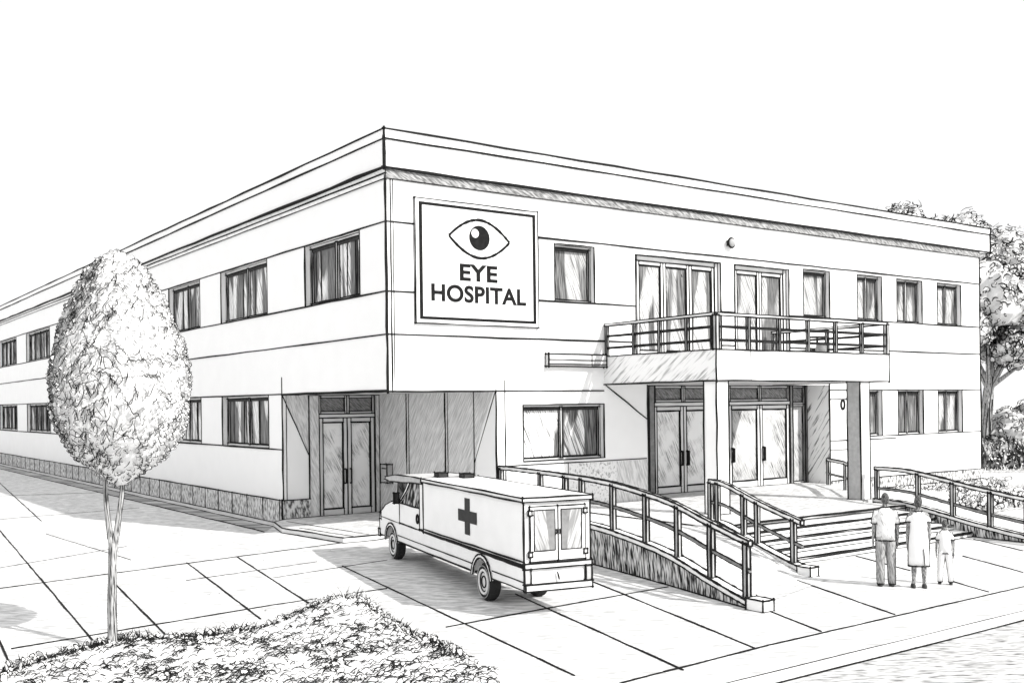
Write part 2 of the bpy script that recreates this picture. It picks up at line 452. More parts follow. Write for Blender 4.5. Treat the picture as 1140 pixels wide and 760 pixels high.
# corner recess under the overhang
c = MB()
c.face([(0, 6.5, 0), (.85, 6.5, 0), (.85, 6.5, SO), (0, 6.5, SO)], WALL)
c.face([(0.012, 6.494, SO), (.85, 6.494, SO), (.85, 6.494, 1.9)], GREYWALL)  # overhang's shadow triangle painted on the return wall
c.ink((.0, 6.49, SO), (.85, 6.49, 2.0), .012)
c.ink((.12, 6.497, PL), (.12, 6.497, SO), .009); c.ink((.85, 6.497, 0), (.85, 6.497, SO), .018)
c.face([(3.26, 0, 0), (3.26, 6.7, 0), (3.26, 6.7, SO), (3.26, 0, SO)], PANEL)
c.face([(3.252, .02, .02), (3.252, 1.05, .02), (3.252, .95, 2.3), (3.252, .12, SO-.02), (3.252, .02, SO-.02)], WALL)  # white polygon: sunlit patch painted onto the panel wall
c.ink((3.255, .0, SO), (3.255, 1.05, 1.9), .012)
for v, r in ((4.76, .018), (4.62, .009), (2.55, .022), (2.42, .01), (1.07, .014)): c.ink((3.257, v, .0), (3.257, v, SO), r)
c.build('recess_wall', bld)
c = MB()
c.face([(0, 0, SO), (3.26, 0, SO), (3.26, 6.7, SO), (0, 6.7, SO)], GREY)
c.ink((0, 0, SO), (3.26, 0, SO), .022); c.ink((0, 0, SO), (0, 6.5, SO), .022)
c.build('soffit', bld)

def bar(mb, x0, x1, y0, y1, z0, z1, mat=WHITE, r=.012): mb.box(x0, x1, y0, y1, z0, z1, mat, r)

def window(w_, h_, n, loc, rz, pane, dk=False, fr=.07, r=.013, sill=True):
    f = MB(); d = REV-.12
    m = OFFWHITE
    bar(f, 0, w_, d, d+.1, h_-fr, h_, m, r); bar(f, 0, w_, d, d+.1, 0, fr, m, r)
    bar(f, 0, fr, d, d+.1, fr, h_-fr, m, r); bar(f, w_-fr, w_, d, d+.1, fr, h_-fr, m, r)
    for i in range(1, n):
        x = fr + (w_-2*fr)*i/n
        bar(f, x-fr*.5, x+fr*.5, d-.01, d+.09, fr, h_-fr, m, r)
    f.box(fr, w_-fr, d+.012, d+.09, h_-fr-.09, h_-fr-.004, DARK, 0)      # dark strip along the head
    o = f.build('window', bld); o.location = loc; o.rotation_euler = (0, 0, rz)
    for i in range(n):
        x0 = fr + (w_-2*fr)*i/n + (fr*.5 if i else 0); x1 = fr + (w_-2*fr)*(i+1)/n - (fr*.5 if i < n-1 else 0)
        p = MB()
        p.face([(x0, d+.06, fr), (x1, d+.06, fr), (x1, d+.06, h_-fr), (x0, d+.06, h_-fr)], pane)
        # ink edge just inside the frame
        p.inkpath([(x0+.02, d+.055, fr+.02), (x1-.02, d+.055, fr+.02), (x1-.02, d+.055, h_-fr-.02), (x0+.02, d+.055, h_-fr-.02)], .016, .5, True)
        if dk:
            for _ in range(3):
                xx = random.uniform(x0+.05, x1-.05); p.ink((xx, d+.058, fr), (xx+random.uniform(-.03, .03), d+.058, h_-fr), random.uniform(.008, .03))
        q = p.build('pane', o)
    return o
for k, (a, b) in enumerate(R_UP): window(b-a, S1-.12-S2, 1 if k < 2 else 2, (a, 0, S2), 0, PANE)
for a, b in R_LO: window(b-a, SO-SL, 2, (a, 0, SL), 0, PANE)
window(2.90, 1.54, 2, (4.15, 0, 1.92), 0, PANE_DARK)
for k, (a, b) in enumerate(L_WIN):
    n = 2 if b-a < 4.5 else 4
    window(b-a, S1-S2, n, (0, b, S2), -PI/2, PANE_DARK if k < 3 else PANE_FAR, True, .09 if k < 3 else .12, .015 if k < 3 else .02)
    if k: window(b-a, SO-SL, n, (0, b, SL+.03), -PI/2, PANE_DARK if k < 3 else PANE_FAR, True, .09 if k < 3 else .12, .015 if k < 3 else .02)

# glazed doors
def door_leaf(x0, x1, z0, z1, y, handle_x, pane=DOORPANE, hr=.022, fr=.13, r=.013):
    d = MB()
    bar(d, x0, x0+fr, y, y+.06, z0, z1, OFFWHITE, r); bar(d, x1-fr, x1, y, y+.06, z0, z1, OFFWHITE, r)
    bar(d, x0+fr, x1-fr, y, y+.06, z1-fr, z1, OFFWHITE, r); bar(d, x0+fr, x1-fr, y, y+.06, z0, z0+fr*1.6, OFFWHITE, r)
    o = d.build('door', bld)
    p = MB(); p.face([(x0+fr, y+.04, z0+fr*1.6), (x1-fr, y+.04, z0+fr*1.6), (x1-fr, y+.04, z1-fr), (x0+fr, y+.04, z1-fr)], pane)
    p.inkpath([(x0+fr+.02, y+.035, z0+fr*1.6+.02), (x1-fr-.02, y+.035, z0+fr*1.6+.02), (x1-fr-.02, y+.035, z1-fr-.02), (x0+fr+.02, y+.035, z1-fr-.02)], .016, .5, True)
    p.build('pane', o)
    if handle_x is not None:
        h = MB(); zc = z0+(z1-z0)*.40
        h.tube([(handle_x, y, zc+.22), (handle_x, y-.09, zc+.22), (handle_x, y-.09, zc-.22), (handle_x, y, zc-.22)], hr*1.3, INK, 6)
        h.build('handle', o)
    return o
def light(x0, x1, z0, z1, y, mat, fr=.07, name='transom'):
    f = MB()
    bar(f, x0, x0+fr, y, y+.08, z0, z1, OFFWHITE, .012); bar(f, x1-fr, x1, y, y+.08, z0, z1, OFFWHITE, .012)
    bar(f, x0+fr, x1-fr, y, y+.08, z1-fr, z1, OFFWHITE, .012); bar(f, x0+fr, x1-fr, y, y+.08, z0, z0+fr, OFFWHITE, .012)
    o = f.build(name, bld)
    p = MB(); p.face([(x0+fr, y+.05, z0+fr), (x1-fr, y+.05, z0+fr), (x1-fr, y+.05, z1-fr), (x0+fr, y+.05, z1-fr)], mat)
    p.inkpath([(x0+fr, y+.045, z0+fr), (x1-fr, y+.045, z0+fr), (x1-fr, y+.045, z1-fr), (x0+fr, y+.045, z1-fr)], .014, .5, True)
    p.build('pane', o)
# corner entrance (faces the forecourt, set back 6.5 m)
Y = 6.52
f = MB(); f.box(.85, 1.18, Y-.05, Y+.1, 0, SO-.01, GREYWALL, .014); f.box(3.10, 3.25, Y-.05, Y+.1, 0, SO-.01, GREYWALL, .012)
f.box(1.18, 3.10, Y-.03, Y+.1, 3.14, 3.25, OFFWHITE, .012)
f.build('door_frame', bld)
door_leaf(1.19, 2.14, .12, 3.13, Y, 2.06, DOORPANE); door_leaf(2.15, 3.09, .12, 3.13, Y, 2.24, DOORPANE)
light(1.19, 2.14, 3.26, SO-.02, Y, TRANSOM); light(2.15, 3.09, 3.26, SO-.02, Y, TRANSOM)

# main entrance: recess one metre deep
Y = 1.0
c = MB()
c.face([(17.35, 0, .0), (17.35, 1.1, .0), (17.35, 1.1, 4.02), (17.35, 0, 4.02)], REVEAL)
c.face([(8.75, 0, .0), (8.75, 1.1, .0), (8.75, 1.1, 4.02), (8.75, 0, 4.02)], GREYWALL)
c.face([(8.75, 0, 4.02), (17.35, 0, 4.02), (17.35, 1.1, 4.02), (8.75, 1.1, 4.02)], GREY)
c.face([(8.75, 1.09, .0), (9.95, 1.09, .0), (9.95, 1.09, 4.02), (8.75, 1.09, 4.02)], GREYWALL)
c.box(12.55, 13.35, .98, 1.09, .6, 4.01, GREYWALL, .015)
c.build('entrance_recess', bld)
f = MB()
for x0, x1 in ((9.72, 9.95), (16.42, 16.56), (17.25, 17.34)): f.box(x0, x1, Y-.05, Y+.09, .6, 4.01, MID, .016)
for x0, x1 in ((9.95, 12.55), (13.36, 16.42)): f.box(x0, x1, Y-.04, Y+.09, 3.36, 3.48, OFFWHITE, .013)
f.build('door_frame', bld)
for (x0, x1, hx) in ((9.96, 11.25, 11.12), (11.26, 12.54, 11.39)): door_leaf(x0, x1, .605, 3.35, Y, hx, DOORPANE, .032)
for (x0, x1, hx) in ((13.37, 14.89, 13.5), (14.90, 16.41, 15.03)): door_leaf(x0, x1, .605, 3.35, Y, hx, MAINPANE, .036)
for (x0, x1) in ((9.96, 11.25), (11.26, 12.54), (13.37, 14.89), (14.90, 16.41)): light(x0, x1, 3.49, 4.0, Y, TRANSOM)
light(16.57, 17.24, .605, 3.35, Y, MAINPANE, .06, 'side_light'); light(16.57, 17.24, 3.36, 4.0, Y, TRANSOM, .06)

# balcony doors
for (a, b), n in zip(R_BD, (3, 2)):
    f = MB(); zt = S1-.2; yy = .12
    f.box(a, a+.16, yy, yy+.12, 4.84, zt, OFFWHITE, .014); f.box(b-.16, b, yy, yy+.12, 4.84, zt, OFFWHITE, .014)
    f.box(a+.16, b-.16, yy, yy+.12, zt-.14, zt, OFFWHITE, .014)
    f.build('door_frame', bld)
    wl = (b-a-.32)/n
    for i in range(n):
        door_leaf(a+.165+i*wl, a+.155+(i+1)*wl, 4.86, zt-.15, yy+.02, None, PANE, .02, .11, .013)

# balcony slab, columns, small canopy, guard rail
BU0, BU1, BV = 7.06, 14.40, -4.35
c = MB()
c.box(BU0, BU1, BV, -.003, 4.02, 4.82, WALL, .0, '', {'l': SLABSIDE, 'b': GREY})  # hatched left face and grey underside carry shade in their colour
for z in (4.02, 4.82):
    c.inkpath([(BU0, 0, z), (BU0, BV, z), (BU1, BV, z), (BU1, 0, z)], .02)
for u in (BU0, BU1): c.ink((u, BV, 4.02), (u, BV, 4.82), .02)
c.ink((8.35, BV-.002, 4.05), (8.35, BV-.002, 4.8), .008)
c.build('balcony_slab', bld)
c = MB()
c.box(4.95, 7.05, -.14, -.003, 4.52, 4.86, OFFWHITE, .02)
c.ink((4.95, -.143, 4.70), (7.05, -.143, 4.70), .014); c.ink((4.95, -.143, 4.58), (7.05, -.143, 4.58), .016); c.ink((6.5, -.143, 4.55), (6.5, -.143, 4.84), .01)
c.build('canopy', bld)
for u in (7.1, 13.05):
    c = MB(); c.box(u, u+.44, BV+.05, BV+.49, .6, 4.017, WALL, .017, '', {'l': WALL if u < 10 else GREY})  # right-hand column: shade put into its left face as grey
    c.build('column', bld)
rl = MB(); zr = 5.72; e = .05
path = [(BU0+e, -.06, 0), (BU0+e, BV+e, 0), (BU1-e, BV+e, 0), (BU1-e, -.06, 0)]
def rail_line(mb, pts, z, hw, hh, mat=WHITE, r=.013):
    # rectangular rail swept along straight pieces
    for a, b in zip(pts[:-1], pts[1:]):
        a = Vector(a); b = Vector(b); d = b-a; L = d.length; d.normalize()
        s = Vector((-d.y, d.x, 0)); s = s.normalized()*hw if s.length > 1e-6 else Vector((hw, 0, 0))
        up = Vector((0, 0, hh))
        off = Vector((0, 0, z))
        A4 = [a+off+s-up, a+off-s-up, a+off-s+up, a+off+s+up]; B4 = [p+(b-a) for p in A4]
        mb.loft([A4, B4], mat)
        for p, q in zip(A4, B4): mb.ink(p, q, r)
        mb.inkpath(A4, r, closed=True); mb.inkpath(B4, r, closed=True)
rail_line(rl, path, zr, .05, .035)
for z in (5.40, 5.06): rail_line(rl, path, z, .016, .022, DARK, .011)
guard = rl.build('balcony_railing', bld)
posts = [(BU0+e, -.1)] + [(BU0+e, BV+e+k*1.02) for k in range(1, 4)] + [(BU0+e, BV+e)] + [(BU0+e+k*1.21, BV+e) for k in range(1, 6)] + [(BU1-e, BV+e), (BU1-e, -2.2), (BU1-e, -.1)]
for k, (u, v) in enumerate(posts):
    p = MB(); hw = .055 if k in (4, 10) else .035
    p.box(u-hw, u+hw, v-hw, v+hw, 4.823, zr-.03, GREY, .015)
    p.build('post', guard)

# ------------------------------------------------------------------ sign, lamp, number plate, letter box
sg = thing('sign', W(.80, -.002, 5.57), TH, 'large square white sign with an eye above the words EYE HOSPITAL', 'sign')
s = MB(); s.box(0, 3.88, -.06, 0, 0, 3.16, WALL, .012); s.build('panel', sg)
s = MB(); a0, a1, z0, z1 = .11, 3.79, .10, 3.07
for x0, x1, q0, q1 in ((a0, a1, z0, z0+.07), (a0, a1, z1-.07, z1), (a0, a0+.09, z0+.07, z1-.07), (a1-.09, a1, z0+.07, z1-.07)):
    s.box(x0, x1, -.075, -.062, q0, q1, INK, 0)
s.build('border', sg)
s = MB()
cx, cz = 1.96, 2.26; hw, hh = .96, .50
outer = []
for i in range(33):
    t = -1+2*i/32
    outer.append((t, (1-abs(t)**1.9)))
def alm(k, flip): return [Vector((cx+t*hw*k + .0, -.066, cz + flip*(hh*k*y) - .02*t)) for t, y in outer]
for flip in (1, -1):
    s.ribbon([p for p in alm(1.0, flip)], .075, Vector((0, 1, 0)), INK, False)
# iris and its highlight
def disc(mb, x, z, r, y, mat, sx=1.0):
    mb.face([(x+math.cos(2*PI*i/40)*r*sx, y, z+math.sin(2*PI*i/40)*r) for i in range(40)], mat)
disc(s, cx-.01, cz+.03, .325, -.068, INK)
disc(s, cx-.15, cz+.14, .115, -.072, WALL)
s.build('eye_emblem', sg)
def text_mesh(body, x0, x1, z0, z1, y, bold=.012):
    cu = bpy.data.curves.new('lettering', 'FONT'); cu.body = body; cu.size = 1.0; cu.offset = bold; cu.extrude = .004; cu.space_character = 1.04
    to = bpy.data.objects.new('lettering_source', cu); COL.objects.link(to)
    dg = bpy.context.evaluated_depsgraph_get(); dg.update()
    me = bpy.data.meshes.new_from_object(to.evaluated_get(dg))
    bpy.data.objects.remove(to); bpy.data.curves.remove(cu)
    xs = [v.co.x for v in me.vertices]; ys = [v.co.y for v in me.vertices]
    ax, bx_, ay, by = min(xs), max(xs), min(ys), max(ys)
    for v in me.vertices:
        x = x0 + (v.co.x-ax)/(bx_-ax)*(x1-x0); z = z0 + (v.co.y-ay)/(by-ay)*(z1-z0)
        v.co = (x, y - v.co.z, z)
    me.materials.clear(); me.materials.append(INK); me.name = 'lettering'
    return me
for body, x0, x1, z0, z1 in (('EYE', 1.32, 2.51, 1.14, 1.58), ('HOSPITAL', .45, 3.45, .57, 1.02)):
    o = bpy.data.objects.new('lettering', text_mesh(body, x0, x1, z0, z1, -.068, .03)); COL.objects.link(o); o.parent = sg

lp = thing('wall_lamp', W(12.35, 0, 8.51), TH, 'small round bulkhead lamp high on the wall above the balcony doors', 'lamp')
def ball(mb, c, r, mat, n=14, sx=1, sy=1, sz=1):
    rings = []
    for i in range(n//2+1):
        t = PI*i/(n//2); rr = max(math.sin(t), .02)
        rings.append([Vector((c[0]+r*sx*rr*math.cos(2*PI*k/n), c[1]+r*sy*rr*math.sin(2*PI*k/n), c[2]-r*sz*math.cos(t))) for k in range(n)])
    mb.loft(rings, mat)
m_ = MB(); ball(m_, (0, -.14, 0), .13, GREY, 16); m_.build('globe', lp, True)
m_ = MB(); ring = [(math.cos(2*PI*i/20)*.15, -.13, math.sin(2*PI*i/20)*.15) for i in range(21)]; m_.tube(ring, .032, INK, 6); m_.build('rim', lp)
m_ = MB(); m_.box(-.07, .07, -.06, -.002, -.07, .07, DARK, .01); m_.build('mount', lp)

nb = thing('number_plate', W(18.07, 0, 3.13), TH, 'small number 0 on the white wall between entrance and column', 'sign')
o = bpy.data.objects.new('numeral', text_mesh('0', -.15, .15, 0, .40, -.012, .05)); COL.objects.link(o); o.parent = nb
m_ = MB(); m_.box(-.16, .16, -.007, -.002, -.06, .42, WALL, 0); m_.tube([(.16, -.012, .45), (.2, -.012, .41)], .012, GREY, 5); m_.build('plate', nb)

lb = thing('letter_box', W(3.255, 5.85, 1.1), TH, 'grey box fixed to the recess wall beside the corner entrance door', 'letter box')
m_ = MB(); m_.box(-.2, -.002, -.2, .2, 0, .56, GREY, .014); m_.build('case', lb)
m_ = MB(); m_.box(-.205, -.2, -.14, .14, .42, .46, DARK, 0); m_.build('slot', lb)

# small table on the balcony
tb = thing('table', W(13.35, -2.6, 4.824), TH, 'small dark pedestal table standing on the balcony behind the railing', 'table')
m_ = MB(); m_.tube([(0, 0, .56), (0, 0, .60)], .27, DARK, 18); m_.build('tabletop', tb)
m_ = MB(); m_.tube([(0, 0, .03), (0, 0, .56)], .035, DARK, 8); m_.build('pedestal', tb)
m_ = MB(); m_.tube([(0, 0, 0), (0, 0, .03)], .18, MID, 14); m_.build('base', tb)

pt = thing('flower_pot', W(13.0, -3.0, 4.824), TH, 'small round grey pot on the balcony floor beside the table', 'pot')
m_ = MB(); prof = [(.09, 0), (.15, .1), (.16, .22), (.13, .32), (.15, .35)]
m_.loft([[Vector((r*math.cos(2*PI*k/14), r*math.sin(2*PI*k/14), z)) for k in range(14)] for r, z in prof], MID); m_.build('bowl', pt, True)
m_ = MB(); m_.tube([(.15*math.cos(2*PI*k/14), .15*math.sin(2*PI*k/14), .35) for k in range(15)], .018, INK, 5); m_.build('rim', pt)

# doorstep before the corner entrance
ds = thing('doorstep', W(0, 0, 0), TH, 'low pale concrete doorstep before the recessed corner door', 'step')
m_ = MB()
poly = [(-.55, 5.9), (-.95, 4.4), (-.62, 1.3), (.35, 1.3), (3.2, 2.4), (3.2, 6.42), (.0, 6.42)]
top = [(u, v, .14) for u, v in poly]; bot = [(u, v, 0) for u, v in poly]
m_.face(top, PAVE)
for i in range(len(poly)):
    j = (i+1) % len(poly); m_.face([bot[i], bot[j], top[j], top[i]], OFFWHITE)
m_.inkpath(top, .014, .5, True); m_.inkpath(bot[:5], .018, .5)
m_.ink((-.6, 4.0, .143), (-.3, 1.4, .143), .008); m_.ink((-.2, 5.8, .143), (.2, 1.5, .143), .007)
m_.build('slab', ds)

# ------------------------------------------------------------------ entrance steps and ramps
ZP = .6
st = thing('entrance_steps', W(0, 0, 0), TH, 'broad pale flight of five entrance steps rising to the porch landing', 'steps')
m_ = MB()
m_.box(5.0, 12.62, -6.0, -.08, 0, ZP, OFFWHITE, 0, '', {'t': PAVE})
m_.box(12.62, 17.3, -4.4, -.08, 0, ZP-.002, OFFWHITE, 0, '', {'t': PAVE})
m_.box(8.76, 17.34, -.078, .96, 0, ZP, OFFWHITE, 0, '', {'t': PAVE})
m_.box(3.6, 4.998, -4.9, -.08, 0, ZP-.004, OFFWHITE, 0, '', {'t': PAVE})
m_.ink((5.2, -6.0, ZP), (12.6, -6.0, ZP), .022); m_.ink((5.2, -6.03, ZP-.06), (12.6, -6.03, ZP-.06), .012)
m_.build('landing', st)
fr_v = [-6.0, -6.55, -7.1, -7.65, -8.2]
for k in range(1, 5):
    t = MB(); z1 = ZP-.12*k; v0 = fr_v[k]; v1 = fr_v[k-1]-.003
    t.box(5.05, 12.25, v0, v1, 0.0, z1, WALL, 0)
    t.ink((5.05, v0, z1), (12.25, v0, z1), .017); t.ink((5.05, v0-.004, z1-.035), (12.25, v0-.004, z1-.035), .009)
    t.ink((12.25, v0, 0), (12.25, v0, z1), .015); t.ink((5.05, v0-.003, z1-.12), (12.25, v0-.003, z1-.12), .014)
    t.build('step', st)

def interp(path, t):
    # path sampled by length fraction with smooth (Catmull-Rom) joins
    n = len(path)-1; x = min(max(t, 0), .99999)*n; i = int(x); f = x-i
    P = [Vector(path[max(i-1, 0)]), Vector(path[i]), Vector(path[i+1]), Vector(path[min(i+2, n)])]
    return .5*((2*P[1]) + (-P[0]+P[2])*f + (2*P[0]-5*P[1]+4*P[2]-P[3])*f*f + (-P[0]+3*P[1]-3*P[2]+P[3])*f*f*f)
def smooth(path, n): return [interp(path, i/n) for i in range(n+1)]

def kerb_wall(mb, pts, width, side, endblock=True):
    # low solid kerb that follows the ramp: hatched flank, pale capping
    n = len(pts); L = []; Rr = []
    for i, p in enumerate(pts):
        d = pts[min(i+1, n-1)]-pts[max(i-1, 0)]; d.z = 0; d.normalize(); s = Vector((-d.y, d.x, 0))*width*.5
        L.append(p+s); Rr.append(p-s)
    for i in range(n-1):
        for A_ in (L, Rr):
            a, b = A_[i], A_[i+1]
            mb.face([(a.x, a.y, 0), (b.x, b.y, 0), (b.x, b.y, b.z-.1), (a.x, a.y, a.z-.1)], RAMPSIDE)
            mb.face([(a.x, a.y, a.z-.1), (b.x, b.y, b.z-.1), b, a], WALL)
        mb.face([L[i], L[i+1], Rr[i+1], Rr[i]], WALL)
    for A_ in (L, Rr):
        mb.inkpath(A_, .017, .5); mb.inkpath([a-Vector((0, 0, .1)) for a in A_], .012, .5)
        mb.inkpath([Vector((a.x, a.y, .012)) for a in A_], .014, .5)
    for i in (0, n-1):
        a, b = L[i], Rr[i]
        mb.face([(a.x, a.y, 0), (b.x, b.y, 0), b, a], WALL)
        mb.inkpath([Vector((a.x, a.y, 0)), Vector((b.x, b.y, 0)), b, a], .015, .5, True)

def strip(mb, A_, B_, mat, thick=True):
    for i in range(len(A_)-1):
        mb.face([A_[i], A_[i+1], B_[i+1], B_[i]], mat)
        if thick:
            for E_ in (A_, B_): mb.face([(E_[i].x, E_[i].y, 0), (E_[i+1].x, E_[i+1].y, 0), E_[i+1], E_[i]], RAMPSIDE)

def handrail(parent, pts, h, posts_t, mids, r=.015, first=0.0):
    top = MB()
    P = [p+Vector((0, 0, h)) for p in pts]
    vs = []
    hw, hh = .04, .045
    rings = []
    for i, p in enumerate(P):
        d = P[min(i+1, len(P)-1)]-P[max(i-1, 0)]; d.z = 0; d.normalize(); s = Vector((-d.y, d.x, 0))*hw
        u_ = Vector((0, 0, hh)); rings.append([p+s-u_, p-s-u_, p-s+u_, p+s+u_])
    top.loft(rings, WHITE)
    for k in range(4): top.inkpath([rg[k] for rg in rings], r*.95, .6)
    for rg in (rings[0], rings[-1]): top.inkpath(rg, r, .6, True)
    for hm in mids:
        Q = [p+Vector((0, 0, h*hm)) for p in pts]
        top.tube(Q, .03, MID, 6); top.inkpath([q+Vector((0, 0, .03)) for q in Q], r*.8, .6); top.inkpath([q-Vector((0, 0, .03)) for q in Q], r*.8, .6)
    hr = top.build('handrail', parent)
    for t in posts_t:
        p = interp(pts, t); q = MB()
        q.box(p.x-.042, p.x+.042, p.y-.042, p.y+.042, p.z-.02, p.z+h-.03, GREY, r, '', {'r': MID})
        q.build('post', hr)
    return hr

rp = thing('wheelchair_ramp', W(0, 0, 0), TH, 'long curved ramp with hatched flank and handrail, in the middle beside the ambulance', 'ramp', 'entrance ramps')
left = smooth([(.95, -10.75, .14), (1.2, -9.6, .36), (1.5, -8.3, .62), (1.84, -6.6, .80), (2.15, -5.06, .87), (2.75, -2.4, .88), (3.28, -.1, .86)], 36)
cheek = smooth([(4.32, -9.15, .16), (4.75, -7.7, .42), (5.12, -6.4, .72), (5.28, -5.75, .76)], 16)
m_ = MB(); kerb_wall(m_, left, .2, 1); m_.build('kerb_wall', rp)
m_ = MB(); kerb_wall(m_, cheek, .2, 1); m_.build('kerb_wall', rp)
la = [Vector((p.x+.1, p.y, max(.01, p.z-.24 if p.z < .84 else .6))) for p in left]
rb = []
for p in la:
    t = (p.y+10.75)/10.65
    rb.append(Vector((min(4.2+.35*(p.y+10.75)*.6, 5.2), p.y+ .9*(1-t), p.z)))
m_ = MB(); strip(m_, la, rb, PAVE); m_.build('ramp_slab', rp)
# end blocks
for (u, v, s_) in ((.92, -10.95, .22), (4.28, -9.28, .2)):
    m_ = MB(); m_.box(u-s_*.6, u+s_*.6, v-s_*.9, v+s_*.75, 0, .19, WALL, .012); m_.build('end_block', rp)
handrail(rp, left, .95, [.025, .163, .305, .42, .55, .685, .738, .817, .985], [.5], .016)
handrail(rp, cheek, .88, [.09, .36, .48, .80, .97], [.45, .72][:1], .015)

rp2 = thing('wheelchair_ramp', W(0, 0, 0), TH, 'straight ramp with handrail at the right edge, behind the woman and boy', 'ramp', 'entrance ramps')
rgt = smooth([(13.3, -4.6, .66), (12.75, -5.9, .68), (12.45, -7.0, .56), (12.2, -8.2, .38), (12.08, -9.7, .17), (12.0, -11.0, .06)], 24)
m_ = MB(); kerb_wall(m_, rgt, .16, 1); m_.build('kerb_wall', rp2)
la = [Vector((p.x+.08, p.y, max(.01, p.z-.1))) for p in rgt]
rb = [Vector((p.x+2.3+.05*i, p.y+1.2, p.z)) for i, p in enumerate(la)]
m_ = MB(); strip(m_, la, rb, PAVE); m_.inkpath(rb, .013, .6); m_.build('ramp_slab', rp2)
handrail(rp2, rgt, .86, [.02, .29, .50, .665, .79, .95], [.34], .016)
rs = [Vector(q) for q in ((16.95, -.2, .6), (15.6, -1.9, .6), (13.65, -3.8, .6))]
handrail(rp2, rs, .86, [.03, .5], [.45], .014)

# ------------------------------------------------------------------ ambulance
fa = Vector((.215, .977))
amb_ang = TH + math.atan2(fa.y, fa.x)
ctr = Vector((-2.14, -7.33)) + Vector((.977, -.215))*.55
amb = thing('ambulance', W(ctr.x, ctr.y, 0), amb_ang, 'white box ambulance with a dark cross on its side, parked before the building', 'ambulance')
HW = .605
def arch(cx, r, a0=0, a1=PI, n=10): return [(cx+math.cos(a0+(a1-a0)*i/n)*r, .33+math.sin(a0+(a1-a0)*i/n)*r) for i in range(n+1)]
zb = .47
prof = [(-1.84, .83), (-1.84, zb)] + [(x, z) for x, z in arch(0, .46, PI-.3, .3)] + [(p, zb) for p in (.5, 5.04)] + arch(5.54, .46, PI-.3, .3) + [(6.05, .48), (6.4, .48), (6.5, .60), (6.5, .84), (6.38, 1.02), (6.0, 1.2), (5.55, 1.31), (5.12, 1.38), (4.92, 1.36), (4.92, .9), (3.25, .87)]
m_ = MB(); m_.prism(prof, HW, -HW, WHITE, .010)
# sill line and door line along the near and far flank
for s in (1, -1):
    y = s*(HW+.002)
    m_.ink((-1.84, y, .60), (-.5, y, .60), .008); m_.ink((.5, y, .6), (5.05, y, .6), .008)
    m_.ink((5.05, y, .88), (6.45, y, .9), .007)
    for cx in (0, 5.54):
        m_.tube([(x, y, z) for x, z in arch(cx, .46, PI-.2, .2)], .03, WHITE, 6); m_.inkpath([(x, y+s*.02, z) for x, z in arch(cx, .50, PI-.2, .2)], .011, .3)
        m_.inkpath([(x, y+s*.02, z) for x, z in arch(cx, .43, PI-.2, .2)], .011, .3)
m_.ink((5.5, HW, 1.33), (5.5, -HW, 1.33), .008); m_.ink((6.2, HW, 1.12), (6.2, -HW, 1.12), .007)
body = m_.build('body', amb)
m_ = MB(); m_.box(-1.84, 3.25, -HW, HW, .86, 1.90, VANSIDE, .013, '', {'l': WHITE, 't': WHITE})
for s in (1, -1):
    y = s*(HW+.003)
    m_.ink((-1.84, y, .93), (3.25, y, .93), .013); m_.ink((-1.84, y, .88), (3.25, y, .88), .013)
m_.build('box_body', amb)
m_ = MB(); m_.box(-1.88, 3.29, -HW-.03, HW+.03, 1.902, 1.97, WHITE, .012); m_.build('roof', amb)
m_ = MB()                                                       # over-cab visor
pr = [(3.30, 1.86), (4.7, 1.80), (5.6, 1.77), (5.95, 1.80), (5.9, 1.86), (5.2, 1.94), (4.0, 1.97), (3.30, 1.965)]
m_.prism(pr, HW+.02, -HW-.02, GREY, .011); m_.build('cab_roof', amb)
m_ = MB(); m_.box(3.27, 3.50, -HW, HW, .9, 1.85, WHITE, .011); m_.build('cab_pillar', amb)
for s, lab in ((1, None), (-1, None)):
    y = s*HW
    d = MB(); d.box(3.51, 4.91, y-.03*s-.0, y, .88, 1.33, WHITE, .010) if s > 0 else d.box(3.51, 4.91, y, y+.03, .88, 1.33, WHITE, .010)
    # window frame of the cab door: sloping front pillar
    d.tube([(4.90, y, 1.34), (4.4, y, 1.62), (4.15, y, 1.82)], .035, WHITE, 6); d.inkpath([(4.94, y+s*.02, 1.34), (4.45, y+s*.02, 1.62), (4.2, y+s*.02, 1.82)], .01)
    d.inkpath([(4.86, y+s*.02, 1.34), (4.35, y+s*.02, 1.62), (4.1, y+s*.02, 1.82)], .01)
    do = d.build('door', amb)
    p = MB(); p.face([(3.52, y-s*.02, 1.34), (4.84, y-s*.02, 1.34), (4.35, y-s*.02, 1.62), (4.1, y-s*.02, 1.84), (3.52, y-s*.02, 1.84)], hatch('cab_glass', .55, .015, (0, .6, 0), 9, 3, .44, .60))
    p.build('pane', do)
    h = MB(); h.tube([(3.62+.07*math.cos(2*PI*k/14), y+s*.01, 1.10+.09*math.sin(2*PI*k/14)) for k in range(15)], .022, INK, 6); h.build('handle', do)
    mr = MB(); mr.tube([(4.72, y, 1.40), (4.86, y+s*.12, 1.44)], .015, INK, 5); mr.box(4.80, 4.88, y+s*.1-.05, y+s*.1+.05, 1.34, 1.56, DARK, .01); mr.build('wing_mirror', amb)
p = MB(); p.face([(5.10, HW-.02, 1.40), (5.10, -HW+.02, 1.40), (5.0, -HW+.02, 1.78), (5.0, HW-.02, 1.78)], hatch('windscreen_glass', .6, .1, (.5, 0, 0), 12, 2, .4, .6))
p.inkpath([(5.10, HW, 1.40), (5.10, -HW, 1.40), (5.0, -HW, 1.78), (5.0, HW, 1.78)], .014, .5, True); p.build('windscreen', amb)
